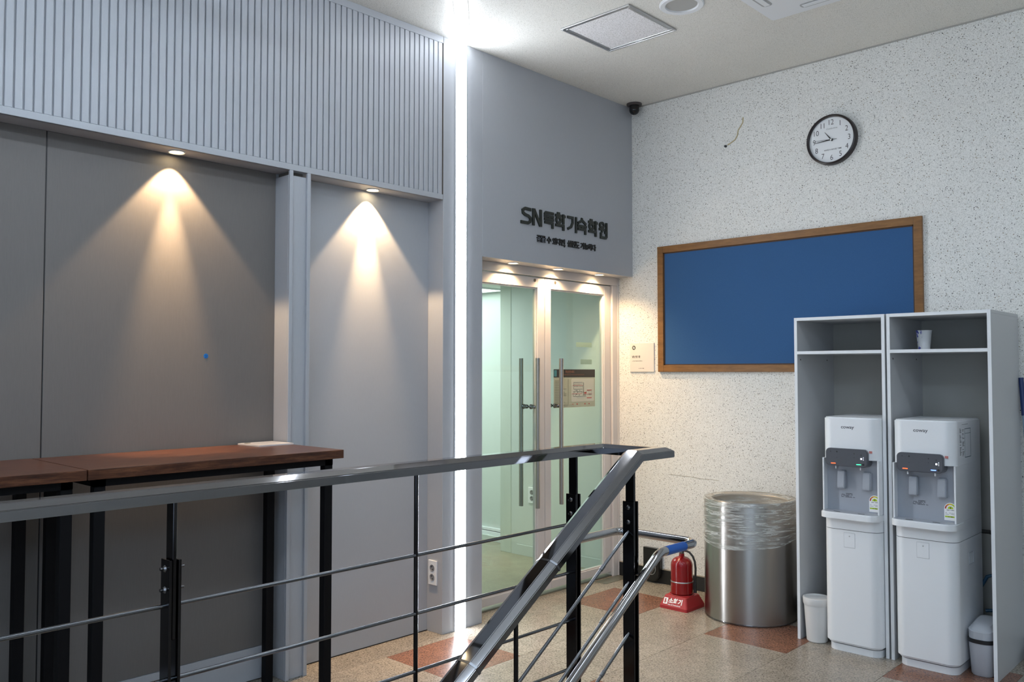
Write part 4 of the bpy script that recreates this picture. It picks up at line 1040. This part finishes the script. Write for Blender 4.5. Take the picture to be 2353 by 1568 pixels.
# ------------------------------------------------------------------ fire extinguisher and stand
EC = (-0.425, -0.672)
o = thing('extinguisher_stand', (EC[0], EC[1], 0), 'red plastic stand with white Korean lettering left of the steel bin', 'stand')
sx0, sx1, sy0, sy1, ht = -0.535, -0.315, -0.775, -0.572, 0.080
b = nb()
def rr_ring(bm, x0, x1, y0, y1, r, z): return [bm.verts.new((x, y, z)) for x, y in rrect(x0, x1, y0, y1, r, 4)]
r0 = rr_ring(b, sx0, sx1, sy0, sy1, 0.012, 0.0); r1 = rr_ring(b, sx0, sx1, sy0, sy1, 0.012, 0.018); i_ = 0.030
r2 = rr_ring(b, sx0 + i_, sx1 - i_, sy0 + i_ * 0.75, sy1 - i_ * 0.75, 0.012, ht - 0.003); r3 = rr_ring(b, sx0 + i_ + 0.003, sx1 - i_ - 0.003, sy0 + i_ * 0.75 + 0.003, sy1 - i_ * 0.75 - 0.003, 0.010, ht)
b.faces.new(r0[::-1]); bridge(b, r0, r1, False); bridge(b, r1, r2, False); bridge(b, r2, r3, False); b.faces.new(r3); bmesh.ops.recalc_face_normals(b, faces=b.faces)
obj('base', b, 'red_plastic', o)
b = nb(); lathe(b, [(0.079, ht - 0.004), (0.079, ht + 0.004), (0.076, ht + 0.006), (0.0725, ht + 0.004), (0.072, ht - 0.004)], (EC[0], EC[1], 0), 40); obj('collar', b, 'red_plastic', o)
# lettering on the sloped front face
fx0, fz0, fx1, fz1 = sx0, 0.018, sx0 + i_, ht - 0.003
nrm = Vector((-(fz1 - fz0), 0, fx1 - fx0)).normalized(); up = Vector((fx1 - fx0, 0, fz1 - fz0)).normalized()
def slope_place(bm, y, h, fit):
    xs_ = [v.co.x for v in bm.verts]; ys_ = [v.co.y for v in bm.verts]; sx = fit[0] / (max(xs_) - min(xs_)); sy = fit[1] / (max(ys_) - min(ys_)); mx, my = min(xs_), min(ys_)
    for v in bm.verts:
        a, c = (v.co.x - mx) * sx, (v.co.y - my) * sy
        v.co = Vector((fx0, y - a, fz0)) + up * (h + c) + nrm * (0.0008 + v.co.z)
    return bm
b = slope_place(text_bm('소화기', 0.04, 0.0016), -0.634, 0.020, (0.098, 0.036)); obj('lettering', b, 'print_white', o)
b = slope_place(text_bm('FIRE EXTINGUISHER', 0.02, 0.0002), -0.634, 0.008, (0.092, 0.008)); obj('small_lettering', b, 'print_white', o)
b = nb(); 
for a in ((0, 0.030, 0, 0.040),): box(b, a[0], a[1], a[2], a[3], 0, 0.0003)
slope_place(b, -0.598, 0.012, (0.030, 0.040)); pc = obj('pictogram', b, 'print_white', o)
b = nb(); box(b, 0.010, 0.018, 0.006, 0.030, 0, 0.0003); box(b, 0.019, 0.024, 0.014, 0.018, 0, 0.0003); box(b, 0.008, 0.020, 0.031, 0.034, 0, 0.0003); slope_place(b, -0.604, 0.018, (0.018, 0.028))
for v in b.verts: v.co += nrm * 0.0006
obj('pictogram_figure', b, 'red_plastic', pc)

zb_ = ht + 0.006; ec = (EC[0], EC[1], 0); r = 0.0695
o = thing('fire_extinguisher', (EC[0], EC[1], zb_), 'small red fire extinguisher with black hose standing in its red stand', 'fire extinguisher')
pr = [(0, zb_), (r - 0.004, zb_), (r, zb_ + 0.005), (r, 0.262)] + [(r - 0.051 + 0.051 * cos(a * pi / 20) if True else 0, 0.262 + 0.056 * sin(a * pi / 20)) for a in range(1, 10)] + [(0.0175, 0.322), (0.0165, 0.338), (0.0, 0.338)]
b = nb(); lathe(b, pr, ec, 48); obj('cylinder', b, 'red', o)
b = nb(); lathe(b, [(r + 0.0006, 0.160), (r + 0.0012, 0.161), (r + 0.0012, 0.167), (r + 0.0006, 0.168)], ec, 48); obj('band', b, 'alu', o)
b = nb(); lathe(b, [(0.0, 0.338), (0.0145, 0.338), (0.0155, 0.342), (0.0155, 0.350), (0.012, 0.353), (0.012, 0.366), (0.0, 0.366)], ec, 24)
cyl(b, (EC[0], EC[1], 0.357), (EC[0] + 0.006, EC[1] - 0.032, 0.357), 0.0075, 14); obj('valve', b, 'chrome', o)
b = nb()
for z, tl in ((0.366, 0.10), (0.385, 0.30)):
    vs = [(-0.07, -0.009), (0.028, -0.009), (0.028, 0.009), (-0.07, 0.009)]
    a_ = [b.verts.new((EC[0] + x, EC[1] + y, z - x * tl)) for x, y in vs]; c_ = [b.verts.new((EC[0] + x, EC[1] + y, z - x * tl + 0.004)) for x, y in vs]
    bridge(b, a_, c_, False); b.faces.new(a_[::-1]); b.faces.new(c_)
bmesh.ops.recalc_face_normals(b, faces=b.faces); obj('squeeze_lever', b, 'dark', o)
b = nb(); tube(b, [(EC[0] + 0.006, EC[1] - 0.030, 0.357), (EC[0] + 0.01, EC[1] - 0.052, 0.350), (EC[0] + 0.014, EC[1] - 0.072, 0.328), (EC[0] + 0.018, EC[1] - 0.085, 0.295), (EC[0] + 0.022, EC[1] - 0.088, 0.25), (EC[0] + 0.024, EC[1] - 0.085, 0.20), (EC[0] + 0.024, EC[1] - 0.082, 0.165)], 0.0068, 12); hs = obj('hose', b, 'hose', o)
b = nb(); cyl(b, (EC[0] + 0.024, EC[1] - 0.082, 0.170), (EC[0] + 0.024, EC[1] - 0.082, 0.098), 0.0085, 14, 0.011); obj('nozzle', b, 'dark', hs)
b = nb(); lathe(b, [(0.010, 0), (0.010, 0.004), (0.0, 0.006)], (EC[0] - 0.0, EC[1], 0.366), 16); obj('gauge', b, 'dark', o)

# ------------------------------------------------------------------ black scoop hanging behind the railing
o = thing('dustpan', (-0.04, -0.190, 0.012), 'black plastic dustpan leaning on the baseboard behind the railing', 'dustpan')
out = [(-0.108, 0.245), (-0.108, 0.075)] + [(-0.178 + 0.070 * cos(-pi * i / 12), 0.075 + 0.063 * sin(-pi * i / 12)) for i in range(1, 12)] + [(-0.248, 0.075), (-0.248, 0.245)]
b = nb(); plate_x(b, out, -0.045, -0.0095); bmesh.ops.bevel(b, geom=[e for e in b.edges if all(abs(v.co.x + 0.045) < 1e-4 for v in e.verts)], offset=0.006, segments=2, affect='EDGES'); obj('pan', b, mat('glossy_black', (0.012, 0.012, 0.012), 0.25), o)
b = nb(); rg = [(-0.048, -0.182 + 0.036 * cos(t * pi / 12), 0.105 + 0.045 * sin(t * pi / 12)) for t in range(25)]; tube(b, rg, 0.0035, 8); obj('ring', b, mat('grey_ring', (0.18, 0.18, 0.17), 0.3), o)

# ------------------------------------------------------------------ mop handle at the right picture edge
o = thing('mop', (-0.09, -2.555, 0), 'mop with shiny pale handle and blue top leaning behind the right cabinet', 'mop')
p0, p1 = Vector((-0.10, -2.62, 0.06)), Vector((-0.045, -2.535, 1.27))
b = nb(); cyl(b, p0, p1, 0.011, 16); obj('handle', b, mat('pale_blue_metal', (0.45, 0.58, 0.72), 0.15, 0.9), o)
d = (p1 - p0).normalized(); b = nb(); cyl(b, p1, p1 + d * 0.20, 0.0135, 16, 0.012); obj('grip', b, mat('navy_grip', (0.015, 0.035, 0.13), 0.4), o)
b = nb(); box(b, -0.17, -0.03, -2.80, -2.55, 0.0, 0.06, 0.02, 3); obj('mop_head', b, 'grey_bin', o)
